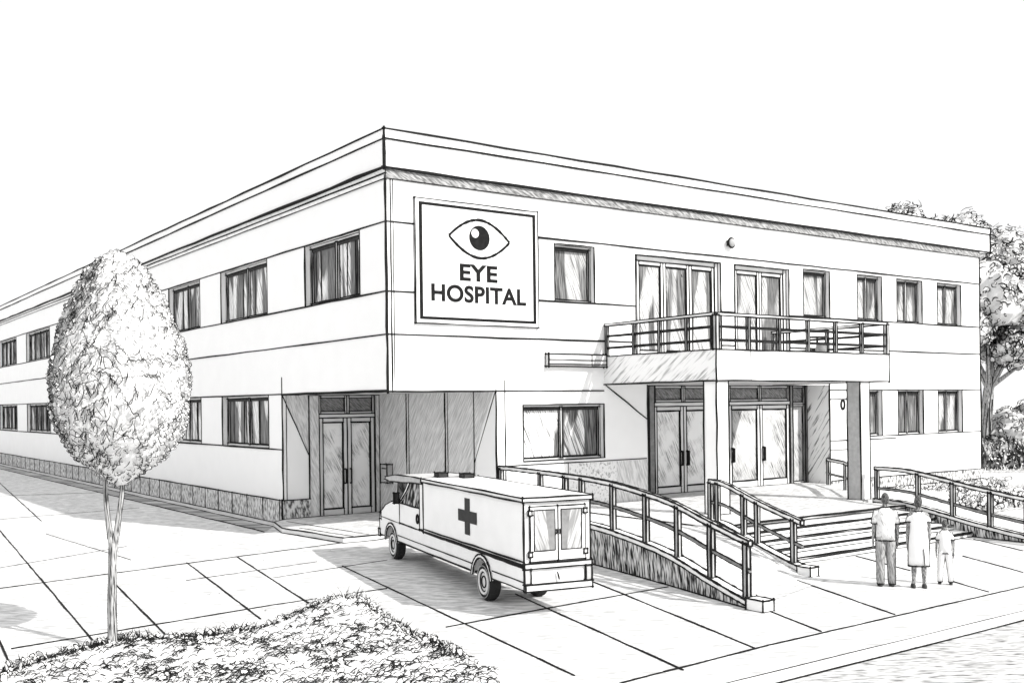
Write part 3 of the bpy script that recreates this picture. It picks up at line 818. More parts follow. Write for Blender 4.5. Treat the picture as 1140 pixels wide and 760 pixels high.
p = MB(); p.box(3.52, 4.7, -HW+.06, HW-.06, .9, 1.30, DARK, 0); p.box(3.6, 3.75, -.5, -.1, 1.30, 1.68, DARK, 0); p.box(3.6, 3.75, .1, .5, 1.30, 1.68, DARK, 0); p.build('seat', amb)
for s in (1, -1):
    k = MB(); y = s*(HW+.006); cx, cz = .70, 1.43; aw, al = .135, .40; bl = .42
    pl = [(-aw, -al*.84), (aw, -al*.84), (aw, -.11), (bl*1.15, -.11), (bl*1.15, .11), (aw, .11), (aw, al*.84), (-aw, al*.84), (-aw, .11), (-bl*1.15, .11), (-bl*1.15, -.11), (-aw, -.11)]
    pts = [(cx+x, y, cz+z) for x, z in pl]
    k.face(pts, plain('cross_paint', .055, .15, 5)); k.build('cross', amb)
for s in (1, -1):                                               # rear doors
    d = MB(); x = -1.84
    y0, y1 = (.005, .50) if s > 0 else (-.50, -.005)
    d.box(x-.025, x-.002, y0, y1, .93, 1.82, WHITE, .007)
    for z in (1.05, 1.72):
        ye = y1 if s > 0 else y0
        d.box(x-.04, x-.026, ye-.03, ye+.03, z-.035, z+.035, OFFWHITE, .007)
    do = d.build('rear_door', amb)
    p = MB(); a, b = (y0+.05, y1-.07) if s > 0 else (y0+.07, y1-.05)
    p.face([(x-.028, a, 1.10), (x-.028, b, 1.10), (x-.028, b, 1.76), (x-.028, a, 1.76)], hatch('rear_glass', .62, .28, (0.35*s, 0, 0), 26, 2.0, .40, .60))
    c0, c1, c2 = (a, a+.10, a+.17) if s > 0 else (b, b-.10, b-.17)
    p.face([(x-.031, c0, 1.10), (x-.031, c1, 1.10), (x-.031, c2, 1.76), (x-.031, c0, 1.76)], MID)
    p.inkpath([(x-.03, a, 1.10), (x-.03, b, 1.10), (x-.03, b, 1.76), (x-.03, a, 1.76)], .006, .4, True)
    p.build('pane', do)
    h = MB(); yh = .03*s; h.tube([(x-.03, yh, 1.36), (x-.05, yh, 1.40), (x-.03, yh, 1.44)], .012, INK, 5); h.build('handle', do)
m_ = MB(); m_.box(-1.90, -1.845, -HW, HW, .46, .56, WHITE, .010); m_.build('bumper', amb)
m_ = MB(); m_.box(-1.875, -1.845, -HW-.005, HW+.005, .82, .90, WHITE, .010); m_.ink((-1.88, .02, .72), (-1.88, 0.0, .64), .01); m_.build('rear_rail', amb)
for s in (1, -1):
    t = MB(); t.box(-1.87, -1.845, min(s*.50, s*.61), max(s*.50, s*.61), .57, .81, GREY, .012); t.build('tail_light', amb)
    t = MB(); t.box(6.36, 6.50, min(s*.38, s*.6), max(s*.38, s*.6), .84, .99, GREY, .012); t.build('headlight', amb)
    t = MB()
    xr, yr = ((3.55, .10), (2.95, -.25))[0 if s > 0 else 1]
    t.box(xr-.12, xr+.12, yr-.11, yr+.11, 1.972, 2.06, DARK, .010); t.build('roof_light', amb)
m_ = MB(); m_.box(6.45, 6.57, -HW-.01, HW+.01, .44, .60, WHITE, .012); m_.build('bumper', amb)
wheels = []
def make_wheel(x, s):
    cy = s*(HW-.13); t = MB(); n = 28
    pr = [(.20, -.10), (.30, -.11), (.335, -.07), (.335, .07), (.30, .11), (.20, .10)]
    rings = [[Vector((x+r*math.cos(2*PI*k/n), cy+yy, .335+r*math.sin(2*PI*k/n))) for k in range(n)] for r, yy in pr]
    t.loft(rings, TYRE, False)
    yo = cy+s*.115
    for rr, mt, ww in ((.285, GREY, .007),):
        t.tube([(x+rr*math.cos(2*PI*k/n), yo, .335+rr*math.sin(2*PI*k/n)) for k in range(n+1)], ww, mt, 5)
    wo = t.build('wheel', amb)
    q = MB(); yo = cy+s*.09
    q.face([(x+.20*math.cos(2*PI*k/n), yo, .335+.20*math.sin(2*PI*k/n)) for k in range(n)], OFFWHITE)
    q.tube([(x+.21*math.cos(2*PI*k/n), yo+s*.015, .335+.21*math.sin(2*PI*k/n)) for k in range(n+1)], .022, WHITE, 6)
    q.tube([(x+.17*math.cos(2*PI*k/n), yo+s*.01, .335+.17*math.sin(2*PI*k/n)) for k in range(n+1)], .011, INK, 5)
    q.tube([(x+.10*math.cos(2*PI*k/n), yo+s*.01, .335+.10*math.sin(2*PI*k/n)) for k in range(n+1)], .013, INK, 5)
    q.build('rim', wo)
for x in (0, 5.54):
    for s in (1, -1): make_wheel(x, s)
m_ = MB(); m_.box(.35, 5.2, -.38, .38, .34, .468, DARK, 0); m_.build('chassis', amb)

# ------------------------------------------------------------------ people
def skin_body(name, parent, H, mat, female=False, child=False, arm_sp=1.0, leg_sp=1.0, step=0.0):
    k = H/1.75
    V = []; E = []; RD = []
    def add(x, y, z, r, p=None, ry=None):
        V.append((x*k, y*k, z*k)); RD.append((r*k, (ry or r)*k))
        if p is not None: E.append((p, len(V)-1))
        return len(V)-1
    sh = .150 if female else .168
    if child: sh = .152
    pel = add(0, 0, .93, .115, None, .10)
    sp = add(0, 0, 1.12, .105, pel, .09); ch = add(0, .0, 1.32, .135, sp, .10); nb_ = add(0, -.005, 1.45, .055, ch)
    nk = add(0, .0, 1.52, .044, nb_); hd = add(0, .015, 1.60, .066, nk, .080); add(0, .01, 1.665, .058, hd, .074)
    ns = add(0, .10, 1.585, .016, hd)                                    # nose
    for s in (1, -1):
        add(s*.074, .0, 1.585, .016, hd)                                 # ear
        a = add(s*sh, 0, 1.40, .052, ch); e_ = add(s*(sh+.045*arm_sp), -.02, 1.12, .040, a); wv = add(s*(sh+.05*arm_sp), .03, .88, .027, e_)
        pm = add(s*(sh+.05*arm_sp), .045, .80, .030, wv, .018)
        for q, (dy, ln) in enumerate(((.028, .062), (.010, .075), (-.008, .07), (-.024, .055))):
            f1 = add(s*(sh+.048*arm_sp), .045+dy, .80-.035-ln*.5, .0095, pm); add(s*(sh+.038*arm_sp), .052+dy, .80-.035-ln, .008, f1)
        t1 = add(s*(sh+.035*arm_sp), .085, .785, .011, pm); add(s*(sh+.03*arm_sp), .095, .755, .009, t1)
        hp = add(s*.085, 0, .86, .09, pel); kn = add(s*.10*leg_sp, .015+step*s, .49, .056, hp); cf = add(s*.105*leg_sp, -.015+step*s, .33, .052, kn); an = add(s*.11*leg_sp, -.02+step*s, .085, .036, cf)
        fo = add(s*.115*leg_sp, .05+step*s, .04, .035, an, .028); add(s*.125*leg_sp, .14+step*s, .03, .03, fo, .02)
    me = bpy.data.meshes.new(name); me.from_pydata(V, E, [])
    ob = bpy.data.objects.new('body_source', me); COL.objects.link(ob)
    ob.modifiers.new('s', 'SKIN')
    sv = me.skin_vertices[0].data
    for i, (a, b) in enumerate(RD): sv[i].radius = (a, b); sv[i].use_root = (i == 0)
    su = ob.modifiers.new('d', 'SUBSURF'); su.levels = 1; su.render_levels = 1
    dg = bpy.context.evaluated_depsgraph_get(); dg.update()
    m2 = bpy.data.meshes.new_from_object(ob.evaluated_get(dg)); bpy.data.objects.remove(ob)
    m2.materials.clear(); m2.materials.append(mat); m2.name = name
    for p in m2.polygons: p.use_smooth = True
    o = bpy.data.objects.new(name, m2); COL.objects.link(o); o.parent = parent
    return o, k
def ell(c, rx, ry, n=18): return [Vector((c[0]+rx*math.cos(2*PI*i/n), c[1]+ry*math.sin(2*PI*i/n), c[2])) for i in range(n)]
def garment(mb, secs, k, mat, ink=.011, seams=True, hem=True, top=True, caps=True):
    rings = [ell((x*k, y*k, z*k), rx*k, ry*k) for x, y, z, rx, ry in secs]
    mb.loft(rings, mat, caps)
    if seams:
        for q in (0, 9): mb.inkpath([r[q] for r in rings], ink, .2)
    if hem: mb.inkpath(rings[0], ink, .2, True)
    if top: mb.inkpath(rings[-1], ink*.8, .2, True)
def shoe(parent, k, x, y, mat):
    m = MB(); rings = [ell((x*k, (y+dy)*k, 0), .001, .001) for dy in (0,)]
    n = 12; R_ = []
    for z, f in ((.0, 1.0), (.03, 1.02), (.06, .85), (.085, .5)):
        R_.append([Vector(((x+.045*f*math.cos(2*PI*i/n))*k, (y+.05+.125*f*math.sin(2*PI*i/n))*k, z*k)) for i in range(n)])
    m.loft(R_, mat); m.build('shoe', parent, True)
def hair(parent, k, long=False):
    m = MB(); n = 16; R_ = []
    for i in range(9):
        t = i/8; z = (1.545 if not long else 1.525)+t*(.20 if not long else .215)
        rr = math.sqrt(max(.02, 1-((t-.38)/.64)**2)) if t > .38 else (.72+.28*(t/.38))
        R_.append([Vector(((.073*rr*math.cos(2*PI*j/n))*k, (-.004+.084*rr*math.sin(2*PI*j/n)*(1 if math.sin(2*PI*j/n) < 0 or t > .62 else .35))*k, z*k)) for j in range(n)])
    m.loft(R_, HAIR)
    m.build('hair', parent, True)
def eyes(body, k):
    for s in (1, -1):
        m = MB(); ball(m, (s*.03*k, .088*k, 1.605*k), .011*k, DARK, 8); o = m.build('eye', body)
def sleeve(m, k, s, sh, top_z, bot_z, dx, r0, r1, mat):
    garment(m, [(s*(sh+dx), -.008, bot_z, r1, r1*1.05), (s*(sh+dx*.5), -.004, (bot_z+top_z)/2, (r0+r1)/2, (r0+r1)/2*1.05), (s*(sh-.005), 0, top_z, r0*.8, r0*.9)], k, mat, .0065, True, True, False)

# man
mn = thing('person', (6.955, 19.27, 0), R(-10), 'man in pale shirt and grey trousers seen from behind, leftmost of the group', 'person')
b_, k = skin_body('body', mn, 1.75, SKIN, arm_sp=1.0, leg_sp=.9); eyes(b_, k); hair(mn, k)
m = MB(); garment(m, [(0, 0, .86, .178, .128), (0, 0, 1.05, .172, .122), (0, 0, 1.25, .182, .128), (0, -.005, 1.36, .182, .12), (0, -.005, 1.42, .135, .095), (0, -.003, 1.455, .085, .075), (0, -.003, 1.478, .058, .06)], k, CLOTH)
for s in (1, -1): sleeve(m, k, s, .160, 1.41, 1.17, .036, .058, .060, CLOTH)
m.build('shirt', mn, True)
m = MB()
for s in (1, -1): garment(m, [(s*.103, -.02, .05, .062, .068), (s*.098, -.012, .33, .07, .075), (s*.094, 0, .52, .078, .082), (s*.085, 0, .80, .098, .115), (s*.08, 0, .92, .095, .118)], k, TROUSER, .007, True, True, False)
m.build('trousers', mn, True)
for s in (1, -1): shoe(mn, k, s*.105, -.02, DARK)
# woman
wm = thing('person', (7.485, 19.05, 0), R(-14), 'woman in long pale dress seen from behind, between the man and the boy', 'person')
b_, k = skin_body('body', wm, 1.72, SKIN, True, arm_sp=.9, leg_sp=.85); eyes(b_, k); hair(wm, k, True)
m = MB(); garment(m, [(0, 0, .42, .188, .15), (0, 0, .62, .186, .15), (0, 0, .88, .178, .145), (0, 0, 1.10, .158, .115), (0, 0, 1.28, .172, .122), (0, -.005, 1.35, .165, .112), (0, -.005, 1.41, .115, .09), (0, -.003, 1.445, .075, .068)], k, WHITE)
for s in (1, -1): sleeve(m, k, s, .143, 1.38, 1.24, .028, .05, .054, WHITE)
m.build('dress', wm, True)
m = MB(); m.tube([(-.06*k, -.068*k, 1.44*k), (0, -.108*k, 1.36*k), (.06*k, -.068*k, 1.44*k)], .007, INK, 5); m.inkpath([(.07*k, -.15*k, .75*k), (.085*k, -.152*k, .45*k)], .006); m.build('neckline', wm)
for s in (1, -1): shoe(wm, k, s*.10, -.02, DARK)
bn = MB(); ball(bn, (0, -.085*k, 1.60*k), .04*k, HAIR, 10); bn.build('hair_bun', wm, True)
# boy
by = thing('person', (8.11, 19.38, 0), R(-18), 'small child in pale top and trousers seen from behind, rightmost of the group', 'person')
b_, k = skin_body('body', by, 1.22, SKIN, False, True, 1.3, 1.25); eyes(b_, k)
hair(by, k*1.0)
m = MB(); garment(m, [(0, 0, .84, .155, .118), (0, 0, 1.05, .148, .112), (0, 0, 1.25, .165, .118), (0, -.005, 1.36, .165, .11), (0, -.005, 1.42, .12, .09), (0, -.003, 1.475, .06, .06)], k, WHITE, .006)
for s in (1, -1): sleeve(m, k, s, .145, 1.40, 1.2, .036, .052, .056, WHITE)
m.build('top', by, True)
m = MB()
for s in (1, -1): garment(m, [(s*.132, -.02, .07, .056, .06), (s*.122, -.01, .33, .062, .068), (s*.108, 0, .52, .072, .075), (s*.082, 0, .80, .088, .105), (s*.075, 0, .90, .085, .108)], k, WHITE, .006, True, True, False)
m.build('trousers', by, True)
for s in (1, -1): shoe(by, k, s*.14, -.02, DARK)

# ------------------------------------------------------------------ foliage helpers
def nz(p, s=1.0): return noise.noise(Vector(p)*s)
def rnd_dir():
    while True:
        d = Vector((random.uniform(-1, 1), random.uniform(-1, 1), random.uniform(-1, 1)))
        if .05 < d.length < 1: return d.normalized()
def blob(mb, c, rx, ry, rz, mat, n=24, bump=.12, fs=2.2):
    rings = []
    for i in range(n//2+1):
        t = PI*i/(n//2); ring = []
        for k in range(n):
            d = Vector((math.sin(t)*math.cos(2*PI*k/n), math.sin(t)*math.sin(2*PI*k/n), -math.cos(t)))
            f = 1+bump*nz(d*fs+Vector(c)*.37)*1.6
            ring.append(Vector((c[0]+d.x*rx*f, c[1]+d.y*ry*f, c[2]+d.z*rz*f)))
        rings.append(ring)
    mb.loft(rings, mat, False)

# ------------------------------------------------------------------ young street tree on the left
TX, TY = -5.853, 14.98
tr = thing('young_tree', (TX, TY, 0), 0, 'young tree with egg shaped pale crown on a slim forked trunk, in left foreground', 'tree')
tk = MB()
def limb(mb, pts, rs, strokes=10, r=.006, mat=BARK):
    mb.tube(pts, rs, mat, 10)
    P = [Vector(p) for p in pts]
    for k in range(strokes):
        a = 2*PI*k/strokes + random.uniform(-.15, .15)
        i0 = random.random()*.3; i1 = .6+random.random()*.4
        q = []
        for j in range(9):
            t = (i0+(i1-i0)*j/8)*(len(P)-1); i = min(int(t), len(P)-2); f = t-i
            c_ = P[i].lerp(P[i+1], f); rr = rs[i]+(rs[i+1]-rs[i])*f
            q.append(c_+Vector((math.cos(a+.1*math.sin(j)), math.sin(a+.1*math.sin(j)), 0))*rr*1.0)
        mb.tube(q, [r*random.uniform(.5, 1.2) for _ in q], INK, 4)
limb(tk, [(0, 0, -.02), (.005, 0, .12), (.0, 0, .6), (.02, 0, 1.2), (.03, 0, 1.55)], [.10, .072, .064, .060, .066], 8, .005)
limb(tk, [(.02, 0, 1.42), (-.03, 0, 1.8), (-.07, 0, 2.2), (-.08, 0, 2.9)], [.05, .038, .032, .02], 5, .005)
limb(tk, [(.04, 0, 1.42), (.10, 0, 1.8), (.17, 0, 2.25), (.2, 0, 2.9)], [.05, .04, .032, .02], 5, .005)
tk.build('trunk', tr)
cr = MB()
CZ0, CZ1 = 2.39, 5.78
def egg_r(t):   # t 0 bottom .. 1 top
    pts = [(0, .08), (.05, .33), (.12, .64), (.19, .82), (.27, .93), (.34, .985), (.41, .99), (.48, .965), (.61, .87), (.75, .72), (.85, .56), (.91, .43), (.965, .27), (1, .05)]
    for (a, ra), (b, rb_) in zip(pts[:-1], pts[1:]):
        if a <= t <= b: return ra+(rb_-ra)*(t-a)/(b-a)
    return .05
def egg(t, a, f=1.0):
    r = egg_r(t)*f*.97
    p = Vector((.165-.06*max(0, t-.6)+math.cos(a)*r, math.sin(a)*r*.95, CZ0+(CZ1-CZ0)*t))
    n_ = Vector((math.cos(a), math.sin(a), (t-.42)*1.6)).normalized()
    lump = .07*nz(p, 2.6)+.035*nz(p, 7.0)
    return p+n_*lump, n_
rings = []
for i in range(33):
    rings.append([egg(i/32, 2*PI*k/44, .97)[0] for k in range(44)])
cr.loft(rings, LEAF)
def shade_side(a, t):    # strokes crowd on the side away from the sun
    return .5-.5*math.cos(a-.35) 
def tang(n_, a, up):          # a direction lying in the surface: up = share of vertical
    e = Vector((-math.sin(a), math.cos(a), 0)); f = n_.cross(e)
    return (e*(1-abs(up)) + f*up).normalized()
def arc(mb, p, n_, d, s, w, curl):
    b = n_.cross(d)
    mb.ribbon([p+d*(x*s*.5)+b*(s*.5*curl*(1-x*x)) for x in (-1, -.5, 0, .5, 1)], w, n_, INK)
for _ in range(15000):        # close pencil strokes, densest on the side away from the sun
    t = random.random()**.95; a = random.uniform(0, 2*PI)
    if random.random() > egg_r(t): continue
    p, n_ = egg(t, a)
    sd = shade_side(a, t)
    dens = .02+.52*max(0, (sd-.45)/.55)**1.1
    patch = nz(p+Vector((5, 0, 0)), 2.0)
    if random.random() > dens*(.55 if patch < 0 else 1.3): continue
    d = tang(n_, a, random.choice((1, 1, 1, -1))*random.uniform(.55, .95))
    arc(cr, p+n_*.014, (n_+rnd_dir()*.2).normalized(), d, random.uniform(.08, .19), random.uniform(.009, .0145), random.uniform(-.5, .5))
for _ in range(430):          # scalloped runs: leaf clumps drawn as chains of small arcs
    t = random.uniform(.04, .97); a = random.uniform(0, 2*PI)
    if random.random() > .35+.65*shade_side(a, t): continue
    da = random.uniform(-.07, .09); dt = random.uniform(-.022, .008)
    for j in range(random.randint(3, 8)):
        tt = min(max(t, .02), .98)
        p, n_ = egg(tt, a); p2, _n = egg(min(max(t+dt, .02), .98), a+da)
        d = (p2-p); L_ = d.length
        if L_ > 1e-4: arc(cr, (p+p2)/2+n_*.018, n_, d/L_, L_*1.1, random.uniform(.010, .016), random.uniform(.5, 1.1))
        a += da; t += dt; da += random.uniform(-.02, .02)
for _ in range(70):           # long loose contour lines
    t = random.uniform(.08, .85); a = random.uniform(0, 2*PI); dt = random.uniform(-.10, .10); da = random.uniform(.12, .45)
    pts = []
    for j in range(9):
        p, n_ = egg(min(max(t+dt*j/8+.01*math.sin(j*1.3), .02), .98), a+da*j/8); pts.append(p+n_*.018)
    cr.ribbon(pts, random.uniform(.010, .016), egg(min(max(t, .02), .98), a+da/2)[1], INK)
for _ in range(4200):         # leaf edges that stand out of the surface: they draw the uneven rim
    t = random.random(); a = random.uniform(0, 2*PI)
    if random.random() > egg_r(t)+.1: continue
    p, n_ = egg(t, a); d = tang(n_, a, random.uniform(-1, 1)); side = n_.cross(d)
    L_ = random.uniform(.04, .085)
    pts = [p+d*(x*L_*.5)+n_*(L_*.55*(1-x*x)) for x in (-1, -.5, 0, .5, 1)]
    cr.faces(pts, [(0, 1, 2, 3, 4)], LEAF); cr.ribbon([q+side*.001 for q in pts], .015, side, INK); 
cr.build('crown', tr)

# ------------------------------------------------------------------ low planting in the left foreground
BED = [(-10.6, -8.2), (-9.9, -7.45), (-9.2, -7.0), (-8.3, -6.55), (-7.4, -6.95), (-6.4, -7.2), (-5.5, -7.1), (-4.75, -6.95), (-4.5, -7.6), (-4.55, -8.6), (-4.62, -9.8), (-4.7, -10.8), (-4.85, -11.7), (-5.6, -12.8), (-7.2, -13.2), (-9.5, -12), (-11.2, -10)]
def inside(u, v):
    c_ = False; n = len(BED)
    for i in range(n):
        (x1, y1), (x2, y2) = BED[i], BED[(i+1) % n]
        if (y1 > v) != (y2 > v) and u < (x2-x1)*(v-y1)/(y2-y1)+x1: c_ = not c_
    return c_
def edge_d(u, v):
    best = 9
    for i in range(len(BED)):
        (x1, y1), (x2, y2) = BED[i], BED[(i+1) % len(BED)]
        dx, dy = x2-x1, y2-y1; t = max(0, min(1, ((u-x1)*dx+(v-y1)*dy)/(dx*dx+dy*dy)))
        best = min(best, math.hypot(u-x1-t*dx, v-y1-t*dy))
    return best
def bed_h(u, v):
    d = edge_d(u, v) if inside(u, v) else 0
    hump = .33*math.exp(-((u+4.9)**2+(v+7.5)**2)/1.1)
    return min(1, d/.35)**.7*(.085+.05*nz((u*1.7, v*1.7, 3))+hump)
bd = MB()
st_ = .14
nu, nv = int(7.0/st_), int(7.0/st_)
for i in range(nu):
    for j in range(nv):
        u, v = -11.3+i*st_, -13.3+j*st_
        q = [(u, v), (u+st_, v), (u+st_, v+st_), (u, v+st_)]
        if all(inside(*x) for x in q): bd.face([W(x[0], x[1], .01+bed_h(*x)) for x in q], LEAF)
def blade(mb, p, h, w_, lean, mat, edge=True):
    a = random.uniform(0, 2*PI); d = Vector((math.cos(a), math.sin(a), 0))
    pts = [p + d*lean*h*(i/3)**2 + Vector((0, 0, h*(i/3)*(1-.25*lean*(i/3)))) for i in range(4)]
    side = Vector((1, 0, 0)) if random.random() < .7 else Vector((d.y, -d.x, 0))
    ws = [w_, w_*.95, w_*.6, w_*.06]
    vs = []
    for q, ww in zip(pts, ws): vs += [q-side*ww, q+side*ww]
    mb.faces(vs, [(0, 1, 3, 2), (2, 3, 5, 4), (4, 5, 7, 6)], mat)
n_b = 0
while n_b < 6500:
    u, v = random.uniform(-11.2, -4.4), random.uniform(-13.2, -6.4)
    if not inside(u, v): continue
    n_b += 1
    d = edge_d(u, v); p = W(u, v, bed_h(u, v)+.012)
    x = nz((u*1.5, v*1.5, 9))
    if random.random() > .60+x*.9: continue
    lean = Vector((.75+random.uniform(-.5, .3), random.uniform(-.3, .6), random.uniform(-.15, .5))).normalized()
    nn = Vector((0, -.55, .8)); nn = (nn+rnd_dir()*.25).normalized(); dd = (lean-nn*lean.dot(nn)).normalized()
    s_ = random.uniform(.06, .22)
    b_ = nn.cross(dd); cu_ = random.uniform(-.45, .45)
    bd.ribbon([p+dd*(q*s_*.5)+b_*(s_*.5*cu_*(1-q*q))+Vector((0, 0, .03*(1-q*q))) for q in (-1, -.5, 0, .5, 1)], random.uniform(.010, .020), nn, INK)
    if random.random() < .10: blade(bd, p-Vector((0, 0, .02)), random.uniform(.05, .12), random.uniform(.005, .010), random.uniform(.5, 1.4), INK)
    if random.random() < .10: bd.leaf(p+Vector((0, 0, .03)), (Vector((0, -.7, .7))+rnd_dir()*.4).normalized(), random.uniform(.08, .16), .010, LEAF)
for _ in range(2600):     # dark fringe along the rear and right edge, densest at the hump
    k = random.choice((0, 1, 2, 3, 4, 5, 6, 6, 6, 7, 7, 7, 8, 8, 9, 10)); f = random.random()
    u = BED[k][0]+(BED[k+1][0]-BED[k][0])*f; v = BED[k][1]+(BED[k+1][1]-BED[k][1])*f
    off = abs(random.gauss(0, .16)); u += random.uniform(-.1, .1) - (off if k >= 7 else 0); v += random.uniform(-.05, .07) - (off if k < 7 else 0)
    big = 1.4 if k in (6, 7) else (.8+.35*nz((u*3, v*3, 2)))
    if nz((u*2.1, v*2.1, 4)) < -.22: continue
    blade(bd, W(u, v, bed_h(u, v)*.8), random.uniform(.08, .27)*big, random.uniform(.007, .014), random.uniform(.3, 1.5), INK if random.random() < .62 else LEAF)
    if random.random() < .16: bd.leaf(W(u, v, bed_h(u, v)+random.uniform(.03, .12)), (Vector((0, -1, .2))+rnd_dir()*.7).normalized(), random.uniform(.06, .13), .012, LEAF)
tag(bd.build('ground_cover'), 'low pale shrubby ground cover with dark spiky edge, in left foreground', 'ground cover', kind='stuff')

# planting strips at the foot of the front wall on the right
ps = MB()
def tuft_strip(mb, u0, u1, v0, v1, n, hmax, w_):
    for _ in range(n):
        u, v = random.uniform(u0, u1), random.uniform(v0, v1)
        p = W(u, v, .0)
        if random.random() < .45: blade(mb, p, random.uniform(.3, 1)*hmax, w_, random.uniform(.1, .8), INK)
        else: mb.leaf(p+Vector((0, 0, random.uniform(.1, 1)*hmax)), (Vector((-.2, -1, .4))+rnd_dir()*.6).normalized(), random.uniform(.12, .3), .02, LEAF)
tuft_strip(ps, 17.6, 27, -1.2, -.5, 420, .35, .016)
tuft_strip(ps, 17.0, 30, -5.4, -3.6, 900, .42, .016)
for v0, v1 in ((-1.3, -.4), (-5.6, -3.4)):
    ps.face([W(17, v0, .012), W(30, v0, .012), W(30, v1, .012), W(17, v1, .012)], SOIL)
tag(ps.build('border_plants'), 'low scribbly border plants behind the right ramp and along the wall foot', 'plants', kind='stuff')

# ------------------------------------------------------------------ background trees and hedge on the right
bt = thing('broadleaf_tree', W(37.9, 6.0, 0), 0, 'tall broadleaf tree behind the right end of the hospital', 'tree')
t = MB()
limb(t, [(0, 0, 0), (.0, 0, 1.5), (.1, 0, 3.2), (.25, 0, 4.6)], [.38, .29, .25, .24], 12, .03)
for (dx, dy, dz, r) in ((-2.2, .4, 8.2, .2), (2.4, -.5, 7.8, .2), (.6, .3, 9.6, .22), (-.8, -1.6, 7.6, .16), (1.4, 1.4, 8.0, .16), (4.2, -.6, 6.6, .12)):
    limb(t, [(.2, 0, 4.0), (.2+dx*.45, dy*.45, 4.2+(dz-4)*.5), (dx, dy, dz)], [r, r*.7, r*.3], 8, .022)
t.build('trunk', bt)
cw = MB()
clumps = [(0, 0, 11.2, 2.3), (-2.3, 0, 10.9, 1.9), (-4.0, .3, 10.8, 1.6), (2.4, 0, 10.6, 2.2), (4.4, 0, 9.2, 2.0), (-3.0, -.6, 9.2, 1.7), (1.0, -1.4, 9.0, 2.1), (-1.2, 1.2, 9.4, 2.0), (3.4, -.8, 7.6, 1.7), (5.2, .4, 7.4, 1.5), (-.4, -1.8, 7.6, 1.4), (-3.6, .4, 7.6, 1.3), (1.6, 1.6, 7.6, 1.7), (5.6, -.3, 5.9, 1.1), (2.2, -1.2, 6.5, 1.1), (-1.9, -.6, 6.6, 1.0), (-4.9, .2, 9.4, 1.1), (-.2, .5, 12.3, 1.2), (-5.6, .4, 11.0, 1.2), (-1.6, 0, 8.0, 1.2)]
for (x, y, z, r) in [(a-1.3, b, c_-.55, d) for a, b, c_, d in clumps] + [(-5.6, .2, 12.2, 1.1), (-4.2, 0, 12.2, 1.3), (5.0, .3, 10.0, 1.4), (4.9, 0, 7.6, 1.4)]:
    blob(cw, (x, y, z), r*.86, r*.86, r*.8, BGLEAF, 18, .2, 2.6)
    for _ in range(int(330*r)):
        d = rnd_dir(); p = Vector((x, y, z))+Vector((d.x*r*.87, d.y*r*.87, d.z*r*.81))*(1+.32*nz(d*2.6+Vector((x, y, z))*.37)+random.uniform(-.01, .16))
        n2 = (d+rnd_dir()*.6).normalized()
        q = random.random()
        if q < .5: cw.leaf(p, n2, random.uniform(.22, .42), .04, BGLEAF)
        else: cw.squiggle(p, n2, random.uniform(.25, .6), random.uniform(.05, .085))
cw.build('crown', bt)

bs = thing('bush', W(39.4, 5.3, 0), 0, 'rounded bush behind the dark hedge at the right edge', 'bush')
b1 = MB()
for (x, y, z, r) in ((0, 0, 1.7, 1.4), (1.6, .2, 1.9, 1.5), (.8, -.3, 2.4, 1.0), (3.4, 0, 1.6, 1.6), (-1.0, 0, 1.2, .9)):
    blob(b1, (x, y, z), r*.88, r*.88, r*.85, BGLEAF, 18, .2)
    for _ in range(int(260*r)):
        d = rnd_dir(); p = Vector((x, y, z))+Vector((d.x*r*.89, d.y*r*.89, d.z*r*.86))*(1+.32*nz(d*2.2+Vector((x, y, z))*.37)+random.uniform(-.01, .14))
        if p.z < .1: continue
        n2 = (d+rnd_dir()*.6).normalized()
        if random.random() < .5: b1.leaf(p, n2, random.uniform(.2, .36), .035, BGLEAF)
        else: b1.squiggle(p, n2, random.uniform(.2, .4), .06)
b1.build('foliage', bs)
hg = thing('hedge', W(37.3, 5.0, 0), 0, 'long dark clipped hedge at the right edge beyond the hospital', 'hedge')
h1 = MB()
for i in range(18):
    x = -2.5+i*.85
    blob(h1, (x, 0, .65), .75, .8, .78+.08*nz((i*.7, 2, 1)), HEDGE, 14, .2)
    for _ in range(60):
        a = random.uniform(PI, 2*PI); z = random.uniform(.05, 1.45)
        p = Vector((x+random.uniform(-.5, .5), -.78*math.sqrt(max(.05, 1-((z-.65)/.85)**2))-.03, z))
        if random.random() < .6: h1.tube([p, p+Vector((random.uniform(-.05, .05), -.02, .12)), p+Vector((random.uniform(-.08, .08), 0, .28))], .018, INK, 4)
        else: h1.leaf(p, (Vector((0, -1, .3))+rnd_dir()*.5).normalized(), random.uniform(.14, .26), .03, BGLEAF)
h1.build('foliage', hg)
h1 = MB()
for i in range(9): h1.tube([(-2+i*1.7, .1, 0), (-2+i*1.7, .1, .8)], .05, BARK, 6)
h1.build('stems', hg)
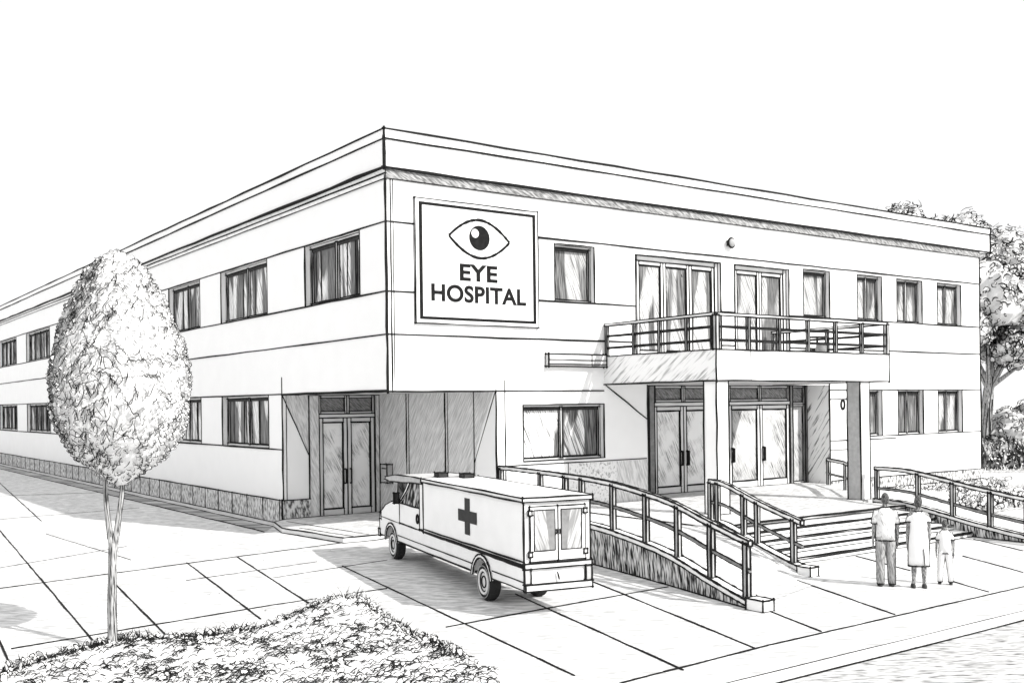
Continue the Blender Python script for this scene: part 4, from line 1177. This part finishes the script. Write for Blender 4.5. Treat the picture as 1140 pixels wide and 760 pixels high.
# lawn edge strip by the hedge
le = MB(); gx, gy, _ = W(37.3, 5.0)
le.face([(gx-4, gy-3.2, .01), (gx+14, gy-3.2, .01), (gx+14, gy-.9, .01), (gx-4, gy-.9, .01)], SOIL)
for _ in range(500):
    blade(le, Vector((gx+random.uniform(-3.5, 12), gy+random.uniform(-1.7, -.8), 0)), random.uniform(.1, .35), .02, random.uniform(.2, .9), INK if random.random() < .6 else LEAF)
tag(le.build('grass'), 'rough grass strip in front of the dark hedge', 'grass', kind='stuff')

# ------------------------------------------------------------------ light and camera
world = bpy.data.worlds.new('World'); scene.world = world; world.use_nodes = True
nt = world.node_tree; bg = nt.nodes['Background']
S = Vector((.65, -.46, .61)).normalized()
elev = math.asin(S.z); azim = math.atan2(S.x, S.y)
sky = nt.nodes.new('ShaderNodeTexSky'); sky.sky_type = 'NISHITA'; sky.sun_disc = False
sky.sun_elevation = elev; sky.sun_rotation = azim
bw = nt.nodes.new('ShaderNodeRGBToBW'); nt.links.new(sky.outputs[0], bw.inputs[0])
mul = nt.nodes.new('ShaderNodeMath'); mul.operation = 'MULTIPLY'; mul.inputs[1].default_value = .01
nt.links.new(bw.outputs[0], mul.inputs[0])
add = nt.nodes.new('ShaderNodeMath'); add.operation = 'ADD'; add.inputs[1].default_value = 1.0    # white overcast veil
nt.links.new(mul.outputs[0], add.inputs[0])
nt.links.new(add.outputs[0], bg.inputs['Color']); bg.inputs['Strength'].default_value = 1.0
sd = bpy.data.lights.new('sun', 'SUN'); sd.energy = 5.0; sd.angle = R(.6); sd.color = (1, .985, .96)
so = bpy.data.objects.new('sun', sd); COL.objects.link(so)
so.rotation_euler = (-S).to_track_quat('-Z', 'Y').to_euler()

cd = bpy.data.cameras.new('camera'); cam = bpy.data.objects.new('camera', cd); COL.objects.link(cam)
cd.sensor_width = 36; cd.lens = 36*1147/1140; cd.clip_end = 3000; cd.clip_start = .1
cd.shift_y = 70/1140
roll = math.atan2(30, 2419)
cam.location = (0, 0, 3.48)
cam.matrix_world = Matrix.Translation((0, 0, 3.48)) @ Matrix.Rotation(PI/2, 4, 'X') @ Matrix.Rotation(-roll, 4, 'Z')
scene.camera = cam
scene.view_settings.view_transform = 'Standard'; scene.view_settings.look = 'None'; scene.view_settings.exposure = 0
scene.render.engine = 'CYCLES'
scene.cycles.max_bounces = 6
